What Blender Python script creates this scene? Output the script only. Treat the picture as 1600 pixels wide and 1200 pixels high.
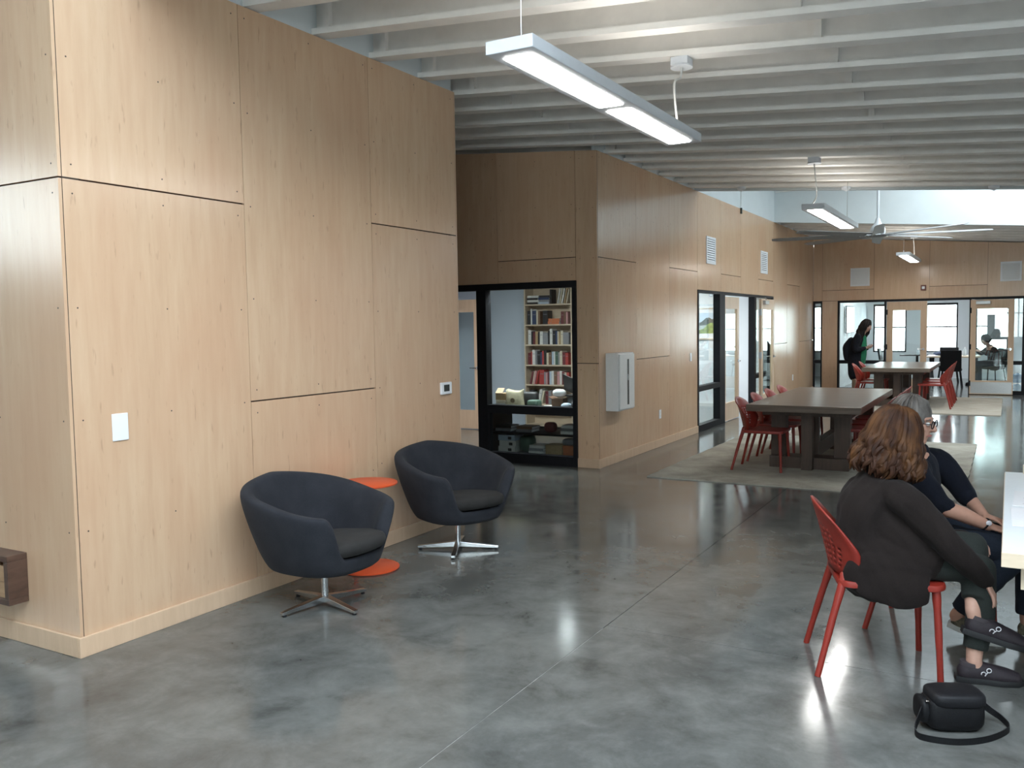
import bpy, bmesh, math, random
from mathutils import Vector, Matrix, noise
random.seed(7)
S = bpy.context.scene
for o in list(bpy.data.objects): bpy.data.objects.remove(o, do_unlink=True)
COL = S.collection

# ---------------------------------------------------------------- camera
CAMPOS = Vector((4.1145, 0.0, 1.6659))
FW = Vector((-0.49500895, 0.86635841, -0.06625144))
RT = Vector((0.86867114, 0.49514772, -0.01546533))
UP = Vector((-0.01940573, 0.06520619, 0.9976831))
cd = bpy.data.cameras.new('camera'); cam = bpy.data.objects.new('camera', cd); COL.objects.link(cam)
cd.sensor_width = 36.0; cd.lens = 1363.6 / 1600 * 36.0; cd.clip_start = 0.05; cd.clip_end = 200
M3 = Matrix((RT, UP, -FW)).transposed(); cam.matrix_world = Matrix.Translation(CAMPOS) @ M3.to_4x4()
S.camera = cam

# ---------------------------------------------------------------- daylight and exposure
SKYLIGHT_STRENGTH = 6.0      # luminous milky skylight glazing
SKYLIGHT_FAR = 3.8
W = bpy.data.worlds.new('overcast_sky'); S.world = W; W.use_nodes = True
bg = W.node_tree.nodes['Background']; bg.inputs[0].default_value = (0.88, 0.94, 1.0, 1); bg.inputs[1].default_value = 8.0
S.view_settings.view_transform = 'Standard'; S.view_settings.look = 'None'
S.view_settings.gamma = 1.0; S.view_settings.use_curve_mapping = False
S.view_settings.exposure = 0.72

# ---------------------------------------------------------------- materials
MATS = {}
def nodes_of(name):
    m = bpy.data.materials.new(name); m.use_nodes = True
    nt = m.node_tree; b = nt.nodes['Principled BSDF']; MATS[name] = m
    return m, nt, b
def N(nt, t, **kw):
    n = nt.nodes.new(t)
    for k, v in kw.items(): setattr(n, k, v)
    return n
def ramp(nt, fac, stops):
    r = N(nt, 'ShaderNodeValToRGB'); e = r.color_ramp.elements
    while len(e) < len(stops): e.new(0.5)
    for el, (p, c) in zip(e, stops):
        el.position = p; el.color = (c[0], c[1], c[2], 1) if not isinstance(c, (int, float)) else (c, c, c, 1)
    nt.links.new(fac, r.inputs[0]); return r.outputs[0]
def coords(nt, scale=(1,1,1), rand=0.0):
    tc = N(nt, 'ShaderNodeTexCoord'); mp = N(nt, 'ShaderNodeMapping'); mp.inputs['Scale'].default_value = scale
    nt.links.new(tc.outputs['Object'], mp.inputs[0])
    if rand:
        oi = N(nt, 'ShaderNodeObjectInfo'); mu = N(nt, 'ShaderNodeMath', operation='MULTIPLY'); mu.inputs[1].default_value = rand
        nt.links.new(oi.outputs['Random'], mu.inputs[0])
        cx = N(nt, 'ShaderNodeCombineXYZ')
        for i in range(3): nt.links.new(mu.outputs[0], cx.inputs[i])
        nt.links.new(cx.outputs[0], mp.inputs['Location'])
    return mp.outputs[0]
def noise_tex(nt, vec, scale, detail=4, rough=0.55, dist=0.0):
    n = N(nt, 'ShaderNodeTexNoise'); n.inputs['Scale'].default_value = scale; n.inputs['Detail'].default_value = detail
    n.inputs['Roughness'].default_value = rough; n.inputs['Distortion'].default_value = dist
    nt.links.new(vec, n.inputs['Vector']); return n.outputs[0]
def mixc(nt, fac, a, b, mode='MIX'):
    m = N(nt, 'ShaderNodeMix', data_type='RGBA', blend_type=mode)
    for s, v in ((0, fac), (6, a), (7, b)):
        if hasattr(v, 'links'): nt.links.new(v, m.inputs[s])
        elif s == 0: m.inputs[0].default_value = v
        else: m.inputs[s].default_value = (v[0], v[1], v[2], 1)
    return m.outputs[2]
def bump(nt, b, h, strength=0.2, dist=0.01):
    n = N(nt, 'ShaderNodeBump'); n.inputs['Strength'].default_value = strength; n.inputs['Distance'].default_value = dist
    nt.links.new(h, n.inputs['Height']); nt.links.new(n.outputs[0], b.inputs['Normal'])
def mat(name, col, rough=0.5, metal=0.0, var=0.08, scale=30.0, bmp=0.0, spec=0.5, rand=0.0, bdist=0.004, sheen=0.0):
    """plain procedural material: colour with a little noise and optional relief"""
    m, nt, b = nodes_of(name)
    v = coords(nt, rand=rand); n = noise_tex(nt, v, scale)
    lo = [c * (1 - var) for c in col]; hi = [min(1, c * (1 + var)) for c in col]
    c = ramp(nt, n, ((0.3, lo), (0.7, hi))); nt.links.new(c, b.inputs['Base Color'])
    b.inputs['Roughness'].default_value = rough; b.inputs['Metallic'].default_value = metal
    b.inputs['Specular IOR Level'].default_value = spec
    if sheen: b.inputs['Sheen Weight'].default_value = sheen
    if bmp: bump(nt, b, n, bmp, bdist)
    return m
def emit(name, col, s):
    m, nt, b = nodes_of(name); b.inputs['Base Color'].default_value = (*col, 1)
    b.inputs['Emission Color'].default_value = (*col, 1); b.inputs['Emission Strength'].default_value = s
    b.inputs['Roughness'].default_value = 0.4
    return m
def glass(name, tint=(0.93, 0.97, 0.96), refl=1.0):
    m = bpy.data.materials.new(name); m.use_nodes = True; MATS[name] = m; nt = m.node_tree
    nt.nodes.remove(nt.nodes['Principled BSDF']); out = nt.nodes['Material Output']
    t = N(nt, 'ShaderNodeBsdfTransparent'); t.inputs[0].default_value = (*tint, 1)
    g = N(nt, 'ShaderNodeBsdfGlossy'); g.inputs['Roughness'].default_value = 0.01; g.inputs[0].default_value = (refl, refl, refl, 1)
    f = N(nt, 'ShaderNodeFresnel'); ge = N(nt, 'ShaderNodeNewGeometry'); mr = N(nt, 'ShaderNodeMapRange')
    mr.inputs['To Min'].default_value = 1.5; mr.inputs['To Max'].default_value = 1/1.5   # both faces of the pane reflect alike
    nt.links.new(ge.outputs['Backfacing'], mr.inputs['Value']); nt.links.new(mr.outputs[0], f.inputs[0])
    mx = N(nt, 'ShaderNodeMixShader'); nt.links.new(f.outputs[0], mx.inputs[0]); nt.links.new(t.outputs[0], mx.inputs[1]); nt.links.new(g.outputs[0], mx.inputs[2])
    nt.links.new(mx.outputs[0], out.inputs[0]); return m

def plywood():
    m, nt, b = nodes_of('maple_plywood')
    vg = coords(nt, (9, 9, 0.9), rand=37.0); vb = coords(nt, (1, 1, 0.45), rand=37.0); vf = coords(nt, (26, 26, 5), rand=37.0)
    g = noise_tex(nt, vg, 2.2, 6, 0.6, 0.25); bl = noise_tex(nt, vb, 1.7, 3, 0.5, 0.2); fl = noise_tex(nt, vf, 1.6, 2, 0.5)
    base = ramp(nt, g, ((0.2, (0.56, 0.38, 0.245)), (0.5, (0.615, 0.43, 0.282)), (0.8, (0.66, 0.475, 0.32))))
    warm = mixc(nt, ramp(nt, bl, ((0.35, 0.0), (0.75, 0.6))), base, (0.57, 0.345, 0.215))
    oi = N(nt, 'ShaderNodeObjectInfo')
    tone = mixc(nt, oi.outputs['Random'], (0.93, 0.91, 0.89), (1.04, 1.04, 1.03))
    c = mixc(nt, 1.0, warm, tone, 'MULTIPLY')
    flk = mixc(nt, ramp(nt, fl, ((0.66, 0.0), (0.76, 0.40))), c, (0.30, 0.19, 0.11))
    nt.links.new(flk, b.inputs['Base Color'])
    b.inputs['Roughness'].default_value = 0.22
    bump(nt, b, g, 0.05, 0.002)
plywood()
def concrete():
    m, nt, b = nodes_of('polished_concrete')
    v = coords(nt); a = noise_tex(nt, v, 0.8, 4, 0.55); bb = noise_tex(nt, v, 3.1, 7, 0.68, 0.25); cc = noise_tex(nt, v, 19, 4, 0.6); dd = noise_tex(nt, v, 7.5, 5, 0.7)
    base = ramp(nt, a, ((0.30, (0.078, 0.081, 0.077)), (0.5, (0.104, 0.107, 0.100)), (0.70, (0.135, 0.138, 0.129))))
    d = mixc(nt, ramp(nt, bb, ((0.48, 0.0), (0.70, 0.65))), base, (0.172, 0.176, 0.166))
    e = mixc(nt, ramp(nt, bb, ((0.32, 0.7), (0.47, 0.0))), d, (0.052, 0.053, 0.048))
    e = mixc(nt, ramp(nt, dd, ((0.60, 0.0), (0.74, 0.28))), e, (0.19, 0.19, 0.18))
    pit = mixc(nt, ramp(nt, cc, ((0.74, 0.0), (0.8, 0.4))), e, (0.24, 0.24, 0.23))
    nt.links.new(pit, b.inputs['Base Color'])
    nt.links.new(ramp(nt, bb, ((0.3, 0.09), (0.7, 0.17))), b.inputs['Roughness'])
    b.inputs['Specular IOR Level'].default_value = 0.5
    bump(nt, b, a, 0.04, 0.004)
concrete()
def fabric(name, c1, c2, scale=420.0):
    m, nt, b = nodes_of(name)
    v = coords(nt); n = noise_tex(nt, v, scale, 2, 0.6); big = noise_tex(nt, v, 9, 3)
    c = ramp(nt, n, ((0.3, c1), (0.7, c2))); c = mixc(nt, ramp(nt, big, ((0.35, 0.0), (0.7, 0.35))), c, [x * 1.35 for x in c2])
    nt.links.new(c, b.inputs['Base Color']); b.inputs['Roughness'].default_value = 0.95; b.inputs['Sheen Weight'].default_value = 0.03
    b.inputs['Specular IOR Level'].default_value = 0.15; bump(nt, b, n, 0.25, 0.002)
def wood(name, dark, light, sc=(14, 1.2, 14), rough=0.4, rand=0.0):
    m, nt, b = nodes_of(name)
    v = coords(nt, sc, rand); n = noise_tex(nt, v, 1.8, 6, 0.6, 0.6)
    nt.links.new(ramp(nt, n, ((0.3, dark), (0.7, light))), b.inputs['Base Color']); b.inputs['Roughness'].default_value = rough
    bump(nt, b, n, 0.08, 0.002)

mat('white_paint', (0.72, 0.74, 0.74), 0.6, var=0.03, scale=4)
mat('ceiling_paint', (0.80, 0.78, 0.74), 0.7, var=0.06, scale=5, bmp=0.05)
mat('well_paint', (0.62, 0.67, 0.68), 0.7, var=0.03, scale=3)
mat('dark_gap', (0.045, 0.03, 0.02), 0.9)
mat('screw_dark', (0.09, 0.07, 0.055), 0.45, metal=0.6)
mat('black_metal', (0.008, 0.008, 0.010), 0.55, var=0.15, spec=0.25)
mat('joint_filler', (0.20, 0.20, 0.19), 0.6, var=0.6, scale=9)
wood('birch', (0.56, 0.385, 0.25), (0.64, 0.455, 0.305), (10, 10, 1.5), 0.4, rand=11)
wood('birch_shelf', (0.50, 0.40, 0.29), (0.60, 0.49, 0.36), (3, 12, 12), 0.5)
mat('plate_white', (0.78, 0.80, 0.82), 0.35, var=0.01)
mat('enamel_white', (0.74, 0.74, 0.72), 0.35, var=0.02)
mat('chrome', (0.62, 0.63, 0.64), 0.22, metal=1.0, var=0.03)
mat('brushed_steel', (0.50, 0.50, 0.49), 0.38, metal=1.0, var=0.05, scale=60)
mat('fixture_white', (0.66, 0.69, 0.72), 0.45, var=0.02)
mat('cable_white', (0.55, 0.55, 0.53), 0.5)
mat('blade_grey', (0.22, 0.225, 0.23), 0.4, metal=0.4)
mat('red_plastic', (0.235, 0.020, 0.011), 0.42, var=0.06, scale=60)
mat('orange_enamel', (0.62, 0.085, 0.025), 0.35, var=0.03)
fabric('charcoal_wool', (0.014, 0.015, 0.019), (0.029, 0.031, 0.037))
fabric('seat_wool', (0.014, 0.0138, 0.0135), (0.030, 0.029, 0.028))
wood('walnut_laminate', (0.09, 0.063, 0.045), (0.16, 0.118, 0.087), (1.4, 14, 14), 0.32)
wood('walnut_base', (0.045, 0.026, 0.017), (0.082, 0.050, 0.034), (12, 12, 1.3), 0.5)
emit('lamp_diffuser', (1.0, 0.985, 0.95), 18.0)
emit('added_room_fill', (0.93, 0.97, 1.0), 16.0); emit('downlight', (0.93, 0.97, 1.0), 35.0); emit('added_office_fill', (0.93, 0.97, 1.0), 30.0); emit('uplight', (1.0, 0.97, 0.92), 5.5)  # flat panel emitters are added fill for the back rooms
emit('skylight_near', (0.80, 0.90, 1.0), SKYLIGHT_STRENGTH)
emit('skylight_far', (0.86, 0.95, 1.0), SKYLIGHT_FAR)
glass('clear_glass'); glass('smoked_glass', (0.80, 0.84, 0.84))
mat('room_white', (0.70, 0.73, 0.75), 0.7, var=0.02, scale=3)
mat('room_blue_white', (0.56, 0.61, 0.68), 0.7, var=0.04, scale=1.5)
mat('carpet', (0.045, 0.045, 0.045), 0.95, var=0.25, scale=80)

# ---------------------------------------------------------------- mesh helpers
class MB:
    def __init__(s): s.v = []; s.f = []; s.m = []; s.mats = []
    def mi(s, m):
        if m is None: return 0
        if m not in s.mats: s.mats.append(m)
        return s.mats.index(m)
    def add(s, vs, fs, m=None):
        o = len(s.v); s.v += [tuple(x) for x in vs]; k = s.mi(m)
        for f in fs: s.f.append(tuple(i + o for i in f)); s.m.append(k)
        return s
    def hexa(s, p, m=None):   # 8 corners: bottom 0-3 ccw, top 4-7 ccw
        return s.add(p, [(3,2,1,0),(4,5,6,7),(0,1,5,4),(1,2,6,5),(2,3,7,6),(3,0,4,7)], m)
    def box(s, x0, x1, y0, y1, z0, z1, m=None):
        if x0 > x1: x0, x1 = x1, x0
        if y0 > y1: y0, y1 = y1, y0
        if z0 > z1: z0, z1 = z1, z0
        return s.hexa([(x0,y0,z0),(x1,y0,z0),(x1,y1,z0),(x0,y1,z0),(x0,y0,z1),(x1,y0,z1),(x1,y1,z1),(x0,y1,z1)], m)
    def obox(s, c, ax, ay, az, m=None):  # centre and three half-axis vectors
        c, ax, ay, az = Vector(c), Vector(ax), Vector(ay), Vector(az); P = []
        for k in (-1, 1):
            for a, b in ((-1,-1),(1,-1),(1,1),(-1,1)): P.append(c + ax*a + ay*b + az*k)
        return s.hexa(P, m)
    def bar(s, a, b, w, h, up=(0,0,1), m=None):
        a, b = Vector(a), Vector(b); d = (b - a); t = d.normalized(); sd = t.cross(Vector(up))
        if sd.length < 1e-4: sd = t.cross(Vector((1,0,0)))
        sd.normalize(); u = sd.cross(t)
        return s.obox((a + b) / 2, d / 2, sd * w / 2, u * h / 2, m)
    def tube(s, path, rad, n=10, m=None, caps=True, flat=None):
        path = [Vector(p) for p in path]; L = len(path)
        rads = rad if isinstance(rad, (list, tuple)) else [rad] * L
        prev = None; rings = []
        for i, p in enumerate(path):
            t = (path[min(i+1, L-1)] - path[max(i-1, 0)]); t = t.normalized() if t.length > 1e-9 else Vector((0,0,1))
            if prev is None:
                ref = Vector((0,0,1)) if abs(t.z) < 0.9 else Vector((1,0,0))
                a = t.cross(ref).normalized()
            else: a = (prev - t * prev.dot(t)).normalized()
            b = t.cross(a); prev = a; r = rads[i]
            rx, ry = r if isinstance(r, (tuple, list)) else (r, r)
            rings.append([p + a * rx * math.cos(2*math.pi*k/n) + b * ry * math.sin(2*math.pi*k/n) for k in range(n)])
        vs = [q for r in rings for q in r]; fs = []
        for i in range(L-1):
            for k in range(n): fs.append((i*n+k, i*n+(k+1)%n, (i+1)*n+(k+1)%n, (i+1)*n+k))
        if caps: fs.append(tuple(range(n-1, -1, -1))); fs.append(tuple((L-1)*n+k for k in range(n)))
        return s.add(vs, fs, m)
    def lathe(s, c, prof, n=32, m=None, axis='z'):
        c = Vector(c); vs = []; fs = []
        for r, h in prof:
            for k in range(n):
                a = 2*math.pi*k/n; x, y = r*math.cos(a), r*math.sin(a)
                vs.append(c + (Vector((x, y, h)) if axis == 'z' else Vector((h, x, y)) if axis == 'x' else Vector((y, h, x))))
        L = len(prof)
        for i in range(L-1):
            for k in range(n): fs.append((i*n+k, i*n+(k+1)%n, (i+1)*n+(k+1)%n, (i+1)*n+k))
        fs.append(tuple(range(n-1, -1, -1))); fs.append(tuple((L-1)*n+k for k in range(n)))
        return s.add(vs, fs, m)
    def ball(s, c, r, n=16, h=10, m=None):
        rx, ry, rz = r if isinstance(r, (tuple, list)) else (r, r, r); vs = []; fs = []
        for i in range(h+1):
            ph = math.pi * (i + 0.02) / (h + 0.04)
            for k in range(n):
                a = 2*math.pi*k/n
                vs.append((c[0]+rx*math.sin(ph)*math.cos(a), c[1]+ry*math.sin(ph)*math.sin(a), c[2]-rz*math.cos(ph)))
        for i in range(h):
            for k in range(n): fs.append((i*n+k, i*n+(k+1)%n, (i+1)*n+(k+1)%n, (i+1)*n+k))
        fs.append(tuple(range(n-1,-1,-1))); fs.append(tuple(h*n+k for k in range(n)))
        return s.add(vs, fs, m)
    def prism(s, pts, z0, z1, m=None):  # polygon in xy extruded
        n = len(pts); vs = [(p[0], p[1], z0) for p in pts] + [(p[0], p[1], z1) for p in pts]
        fs = [tuple(range(n-1,-1,-1)), tuple(range(n, 2*n))] + [(i, (i+1)%n, n+(i+1)%n, n+i) for i in range(n)]
        return s.add(vs, fs, m)
    def mesh(s, name):
        me = bpy.data.meshes.new(name); me.from_pydata(s.v, [], s.f); return me
    def build(s, name, material=None, parent=None, smooth=False, bevel=0.0, seg=2, sub=0, solid=0.0, offset=-1.0):
        me = s.mesh(name)
        if s.mats and s.mats[0] is not None:
            for q in s.mats: me.materials.append(MATS[q])
            me.polygons.foreach_set('material_index', s.m)
        elif material: me.materials.append(MATS[material])
        me.update()
        o = bpy.data.objects.new(name, me); COL.objects.link(o)
        if parent: o.parent = parent
        fix_normals(me)
        if solid:
            md = o.modifiers.new('solid', 'SOLIDIFY'); md.thickness = solid; md.offset = offset
        if bevel:
            md = o.modifiers.new('bevel', 'BEVEL'); md.width = bevel; md.segments = seg; md.limit_method = 'ANGLE'; md.angle_limit = math.radians(40)
        if sub:
            md = o.modifiers.new('sub', 'SUBSURF'); md.levels = sub; md.render_levels = sub
        if smooth or sub:
            me.polygons.foreach_set('use_smooth', [True] * len(me.polygons))
            if not sub:
                try: me.set_sharp_from_angle(angle=math.radians(42))
                except Exception: pass
        return o
def fix_normals(me):
    b = bmesh.new(); b.from_mesh(me); bmesh.ops.recalc_face_normals(b, faces=b.faces); b.to_mesh(me); b.free()
def tag(o, label=None, cat=None, group=None, kind=None):
    if label: o['label'] = label
    if cat: o['category'] = cat
    if group: o['group'] = group
    if kind: o['kind'] = kind
    return o
def struct(o, label=None):
    o['kind'] = 'structure'
    if label: o['label'] = label
    return o
def thing(name, label, cat, loc=(0,0,0), rz=0.0, group=None):
    o = bpy.data.objects.new(name, None); o.empty_display_size = 0.1; COL.objects.link(o)
    o.location = loc; o.rotation_euler = (0, 0, rz); return tag(o, label, cat, group)
def frame_empty(name, label=None, loc=(0,0,0), rz=0.0):
    o = bpy.data.objects.new(name, None); o.empty_display_size = 0.1; COL.objects.link(o); o.location = loc; o.rotation_euler = (0,0,rz)
    return struct(o, label)
def copy_tree(o, parent=None):
    c = o.copy(); COL.objects.link(c)
    c.parent = parent
    for ch in [x for x in o.children]: copy_tree(ch, c)
    return c
def catmull(P, k=6):
    P = [Vector(p) for p in P]; out = []
    for i in range(len(P)-1):
        p0, p1, p2, p3 = P[max(i-1,0)], P[i], P[i+1], P[min(i+2,len(P)-1)]
        for j in range(k):
            t = j / k
            out.append(0.5*((2*p1)+(p2-p0)*t+(2*p0-5*p1+4*p2-p3)*t*t+(3*p1-p0-3*p2+p3)*t**3))
    out.append(P[-1]); return out
# ================================================================ the shell
ZT = 3.64                              # plywood top at the hall side
def ceil_z(x): return 3.65 - x / 12.0  # underside of the joists, falling to the right
XL, XR, YB, YF, YE = -8.0, 8.5, -6.0, 21.8, 27.5
# ---- floor: slabs with saw-cut joints
fl = MB().box(XL, XR, YB, 31.0, -0.20, -0.012).build('floor', 'dark_gap'); struct(fl)
JX, JY = 2.20, 4.37; g = 0.0022
for (x0, x1, y0, y1) in ((XL, JX-g, YB, 11.05-g), (JX+g, XR, YB, JY-g), (JX+g, XR, JY+g, 11.05-g), (XL, JX-g, 11.05+g, 31.0), (JX+g, XR, 11.05+g, 31.0)):
    MB().box(x0, x1, y0, y1, -0.012, 0.0).build('slab', 'polished_concrete', fl)
MB().box(JX-g, JX+g, YB, 4.32, -0.012, -0.0012).build('joint_filler', 'joint_filler', fl)

# ---- ceiling: deck, I-joists, skylight wells
ce = MB()
def deck(x0, x1, y0, y1, d=0.26, t=0.08):
    a, b = ceil_z(x0) + d, ceil_z(x1) + d
    ce.hexa([(x0,y0,a),(x1,y0,b),(x1,y1,b),(x0,y1,a),(x0,y0,a+t),(x1,y0,b+t),(x1,y1,b+t),(x0,y1,a+t)])
WELLS = ((-1.9, 3.05), (12.9, 17.8))
deck(XL, XR, YB, WELLS[0][0]-.06); deck(XL, XR, WELLS[0][1]+.06, WELLS[1][0]-.06); deck(XL, XR, WELLS[1][1]+.06, YE + .3)
ceiling = struct(ce.build('ceiling', 'ceiling_paint'))
def joist_mesh():
    m = MB(); x0, x1 = XL, XR; fw_, ft, D = 0.062, 0.04, 0.26
    def sl(xa, xb, ya, yb, za, zb):
        a, b = ceil_z(xa), ceil_z(xb)
        m.hexa([(xa,ya,a+za),(xb,ya,b+za),(xb,yb,b+za),(xa,yb,a+za),(xa,ya,a+zb),(xb,ya,b+zb),(xb,yb,b+zb),(xa,yb,a+zb)])
    sl(x0, x1, -fw_, fw_, 0, ft); sl(x0, x1, -fw_, fw_, D-ft, D); sl(x0, x1, -0.006, 0.006, ft, D-ft)
    for xs in (0.06, 3.0, 6.0):        # web stiffeners
        sl(xs, xs+0.05, -0.045, -0.006, ft, D-ft); sl(xs, xs+0.05, 0.006, 0.045, ft, D-ft)
    return m
jm = joist_mesh().mesh('joist'); fix_normals(jm); jm.materials.append(MATS['ceiling_paint'])
yy = [4.655 + 0.61*k for k in range(-3, 14)] + [17.95 + 0.61*k for k in range(0, 7)] + [-2.2 - 0.61*k for k in range(0, 6)]
yy = [y for y in yy if not (WELLS[0][0]-.05 < y < WELLS[0][1]+.05) and not (WELLS[1][0]-.06 < y < WELLS[1][1]+.06)]
for y in yy:
    o = bpy.data.objects.new('joist', jm); COL.objects.link(o); o.location = (0, y, 0); o.parent = ceiling
TOPD = 1.55
for wi, (y0, y1) in enumerate(WELLS):
    for y, s in ((y0, -1), (y1, 1)):   # faces across the hall
        a, b = ceil_z(XL), ceil_z(XR); t = 0.06*s; ya, yb = sorted((y, y+t))
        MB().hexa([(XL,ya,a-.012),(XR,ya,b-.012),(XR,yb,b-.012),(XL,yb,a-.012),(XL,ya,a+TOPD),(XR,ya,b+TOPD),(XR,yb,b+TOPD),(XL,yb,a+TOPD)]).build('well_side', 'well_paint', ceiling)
    # closed roof with a strip of skylight glazing in it
    xa, xb = (1.6, 7.5) if wi == 0 else (2.6, 7.5)
    gy0, gy1 = (y0+.25, y1-.25)
    def roof(x0, x1, ya, yb, nm='well_roof', mt='well_paint', par=ceiling, d=0.0, th=.06):
        a, b = ceil_z(x0)+TOPD+d, ceil_z(x1)+TOPD+d
        return MB().hexa([(x0,ya,a),(x1,ya,b),(x1,yb,b),(x0,yb,a),(x0,ya,a+th),(x1,ya,b+th),(x1,yb,b+th),(x0,yb,a+th)]).build(nm, mt, par)
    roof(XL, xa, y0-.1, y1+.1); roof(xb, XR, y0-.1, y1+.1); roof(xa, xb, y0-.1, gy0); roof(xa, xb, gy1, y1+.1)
    wn = frame_empty('window_%d' % (wi+1), 'milky skylight strip at the top of the %s ceiling well' % ('near' if wi == 0 else 'far'))
    nb = 7; dx = (xb-xa)/nb
    for k in range(nb): roof(xa+k*dx+.03, xa+(k+1)*dx-.03, gy0, gy1, 'pane', 'skylight_near' if wi == 0 else 'skylight_far', wn, .01, .03)
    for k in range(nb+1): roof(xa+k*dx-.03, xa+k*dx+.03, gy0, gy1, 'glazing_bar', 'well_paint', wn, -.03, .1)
MB().box(0.02, XR, 17.78, 17.80, 4.22, 4.235).build('well_seam', 'ceiling_paint', ceiling)

# ---- outer walls of the hall, seen only from other positions
def wall(name, x0, x1, y0, y1, z0=0.0, z1=5.9, m='room_white'):
    return struct(MB().box(x0, x1, y0, y1, z0, z1).build(name, m))
wall('wall_right', XR, XR+.15, YB-.15, YE+.3)
wb = MB(); BX = (3.4, 7.6); BZ = (.7, 2.75)
wb.box(XL-.15, BX[0], YB-.15, YB, 0, 5.9); wb.box(BX[1], XR, YB-.15, YB, 0, 5.9); wb.box(BX[0], BX[1], YB-.15, YB, 0, BZ[0]); wb.box(BX[0], BX[1], YB-.15, YB, BZ[1], 5.9)
struct(wb.build('wall_back', 'room_white'))
w14 = frame_empty('window_14', 'black framed street windows behind the viewer')
for k in range(5): MB().box(BX[0]+k*1.05-.03, BX[0]+k*1.05+.03, YB-.1, YB-.04, *BZ).build('mullion', 'black_metal', w14)
for z in (BZ[0], 1.9, BZ[1]-.05): MB().box(*BX, YB-.1, YB-.04, z, z+.05).build('rail', 'black_metal', w14)
for k in range(4): MB().box(BX[0]+k*1.05+.03, BX[0]+k*1.05+1.02, YB-.08, YB-.07, BZ[0]+.05, BZ[1]-.05).build('pane', 'clear_glass', w14)
# outer left wall with tall windows beside the entrance
wl = MB(); LY = (-4.3, -1.0); LZ = (2.6, 4.05)
wl.box(XL-.15, XL, YB, LY[0], 0, 5.9); wl.box(XL-.15, XL, LY[1], YE+.3, 0, 5.9); wl.box(XL-.15, XL, *LY, 0, LZ[0]); wl.box(XL-.15, XL, *LY, LZ[1], 5.9)
struct(wl.build('wall_left_outer', 'room_white'))
w3 = frame_empty('window_3', 'high black framed clerestory windows of the entrance')
for k in range(4): MB().box(XL-.1, XL-.04, LY[0]+k*1.1-.03, LY[0]+k*1.1+.03, *LZ).build('mullion', 'black_metal', w3)
for z in (LZ[0], LZ[1]-.05): MB().box(XL-.1, XL-.04, *LY, z, z+.05).build('rail', 'black_metal', w3)
for k in range(3): MB().box(XL-.08, XL-.07, LY[0]+.03+k*1.1, LY[0]+1.07+k*1.1, LZ[0]+.05, LZ[1]-.05).build('pane', 'clear_glass', w3)

# ---- plywood panelled walls
PT = 0.018; GH, GV = 0.0045, 0.0022
def panel_wall(name, plane, pos, face, panels, screws=True, slant=False):
    """plane 'x' or 'y'; face +1/-1 is the side the panels look to; panels (u0,u1,z0,z1); z1 None = to the wall top"""
    bk = MB(); d0, d1 = pos - face*PT, pos - face*0.11
    def top(u): return (ZT - u/12.0) if slant else ZT
    def slab(mb, u0, u1, z0, za, zb, e0, e1):
        if plane == 'x': P = [(e0,u0,z0),(e1,u0,z0),(e1,u1,z0),(e0,u1,z0),(e0,u0,za),(e1,u0,za),(e1,u1,zb),(e0,u1,zb)]
        else: P = [(u0,e0,z0),(u0,e1,z0),(u1,e1,z0),(u1,e0,z0),(u0,e0,za),(u0,e1,za),(u1,e1,zb),(u1,e0,zb)]
        mb.hexa(P)
    for (u0, u1, z0, z1) in panels: slab(bk, u0, u1, z0, top(u0) if z1 is None else z1, top(u1) if z1 is None else z1, d0, d1)
    w = struct(bk.build(name, 'dark_gap')); sc = MB()
    for (u0, u1, z0, z1) in panels:
        a, b = u0+GV, u1-GV; ta = (top(a) if z1 is None else z1-GH); tb = (top(b) if z1 is None else z1-GH)
        mb = MB(); slab(mb, a, b, z0 + (GH if z0 > 0 else 0), ta, tb, d0, pos)
        mb.build('plywood_panel', 'maple_plywood', w)
        if screws:
            us = [a+.05, (a+b)/2, b-.05] if b-a > .6 else [a+.05, b-.05]
            zz = [z0+.07]; n = max(1, round((min(ta,tb)-z0-.12)/.60)); zz = [z0+.07+(min(ta,tb)-z0-.14)*k/n for k in range(n+1)]
            for u in us:
                for z in zz:
                    c = (pos, u, z) if plane == 'x' else (u, pos, z)
                    sc.lathe(c, ((.0045, -.001), (.0045, .0012*1)) if face > 0 else ((.0045, -.0012), (.0045, .001)), 8, axis='x' if plane == 'x' else 'y')
    if screws: tag(sc.build('screws', 'screw_dark', w), kind='stuff')
    return w
panel_wall('wall_left', 'x', 0.0, 1, [(2.7185,3.91,0,2.44),(2.7185,3.91,2.44,None),(3.91,5.145,0,1.22),(3.91,5.145,1.22,None),(5.145,6.2815,0,2.44),(5.145,6.2815,2.44,None)])
panel_wall('wall_left_end', 'y', 2.70, -1, [(-1.22,-.0005,0,2.44),(-1.22,-.0005,2.44,None),(-2.44,-1.22,0,1.22),(-2.44,-1.22,1.22,None)]+[(-2.44-1.22*(k+1),-2.44-1.22*k,0,2.44) for k in range(4)]+[(-2.44-1.22*(k+1),-2.44-1.22*k,2.44,None) for k in range(4)], slant=True)
panel_wall('wall_recess_near', 'y', 6.30, 1, [(-1.22-1.22*k,-.0005-1.22*k,0,None) for k in range(5)], slant=True)
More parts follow.
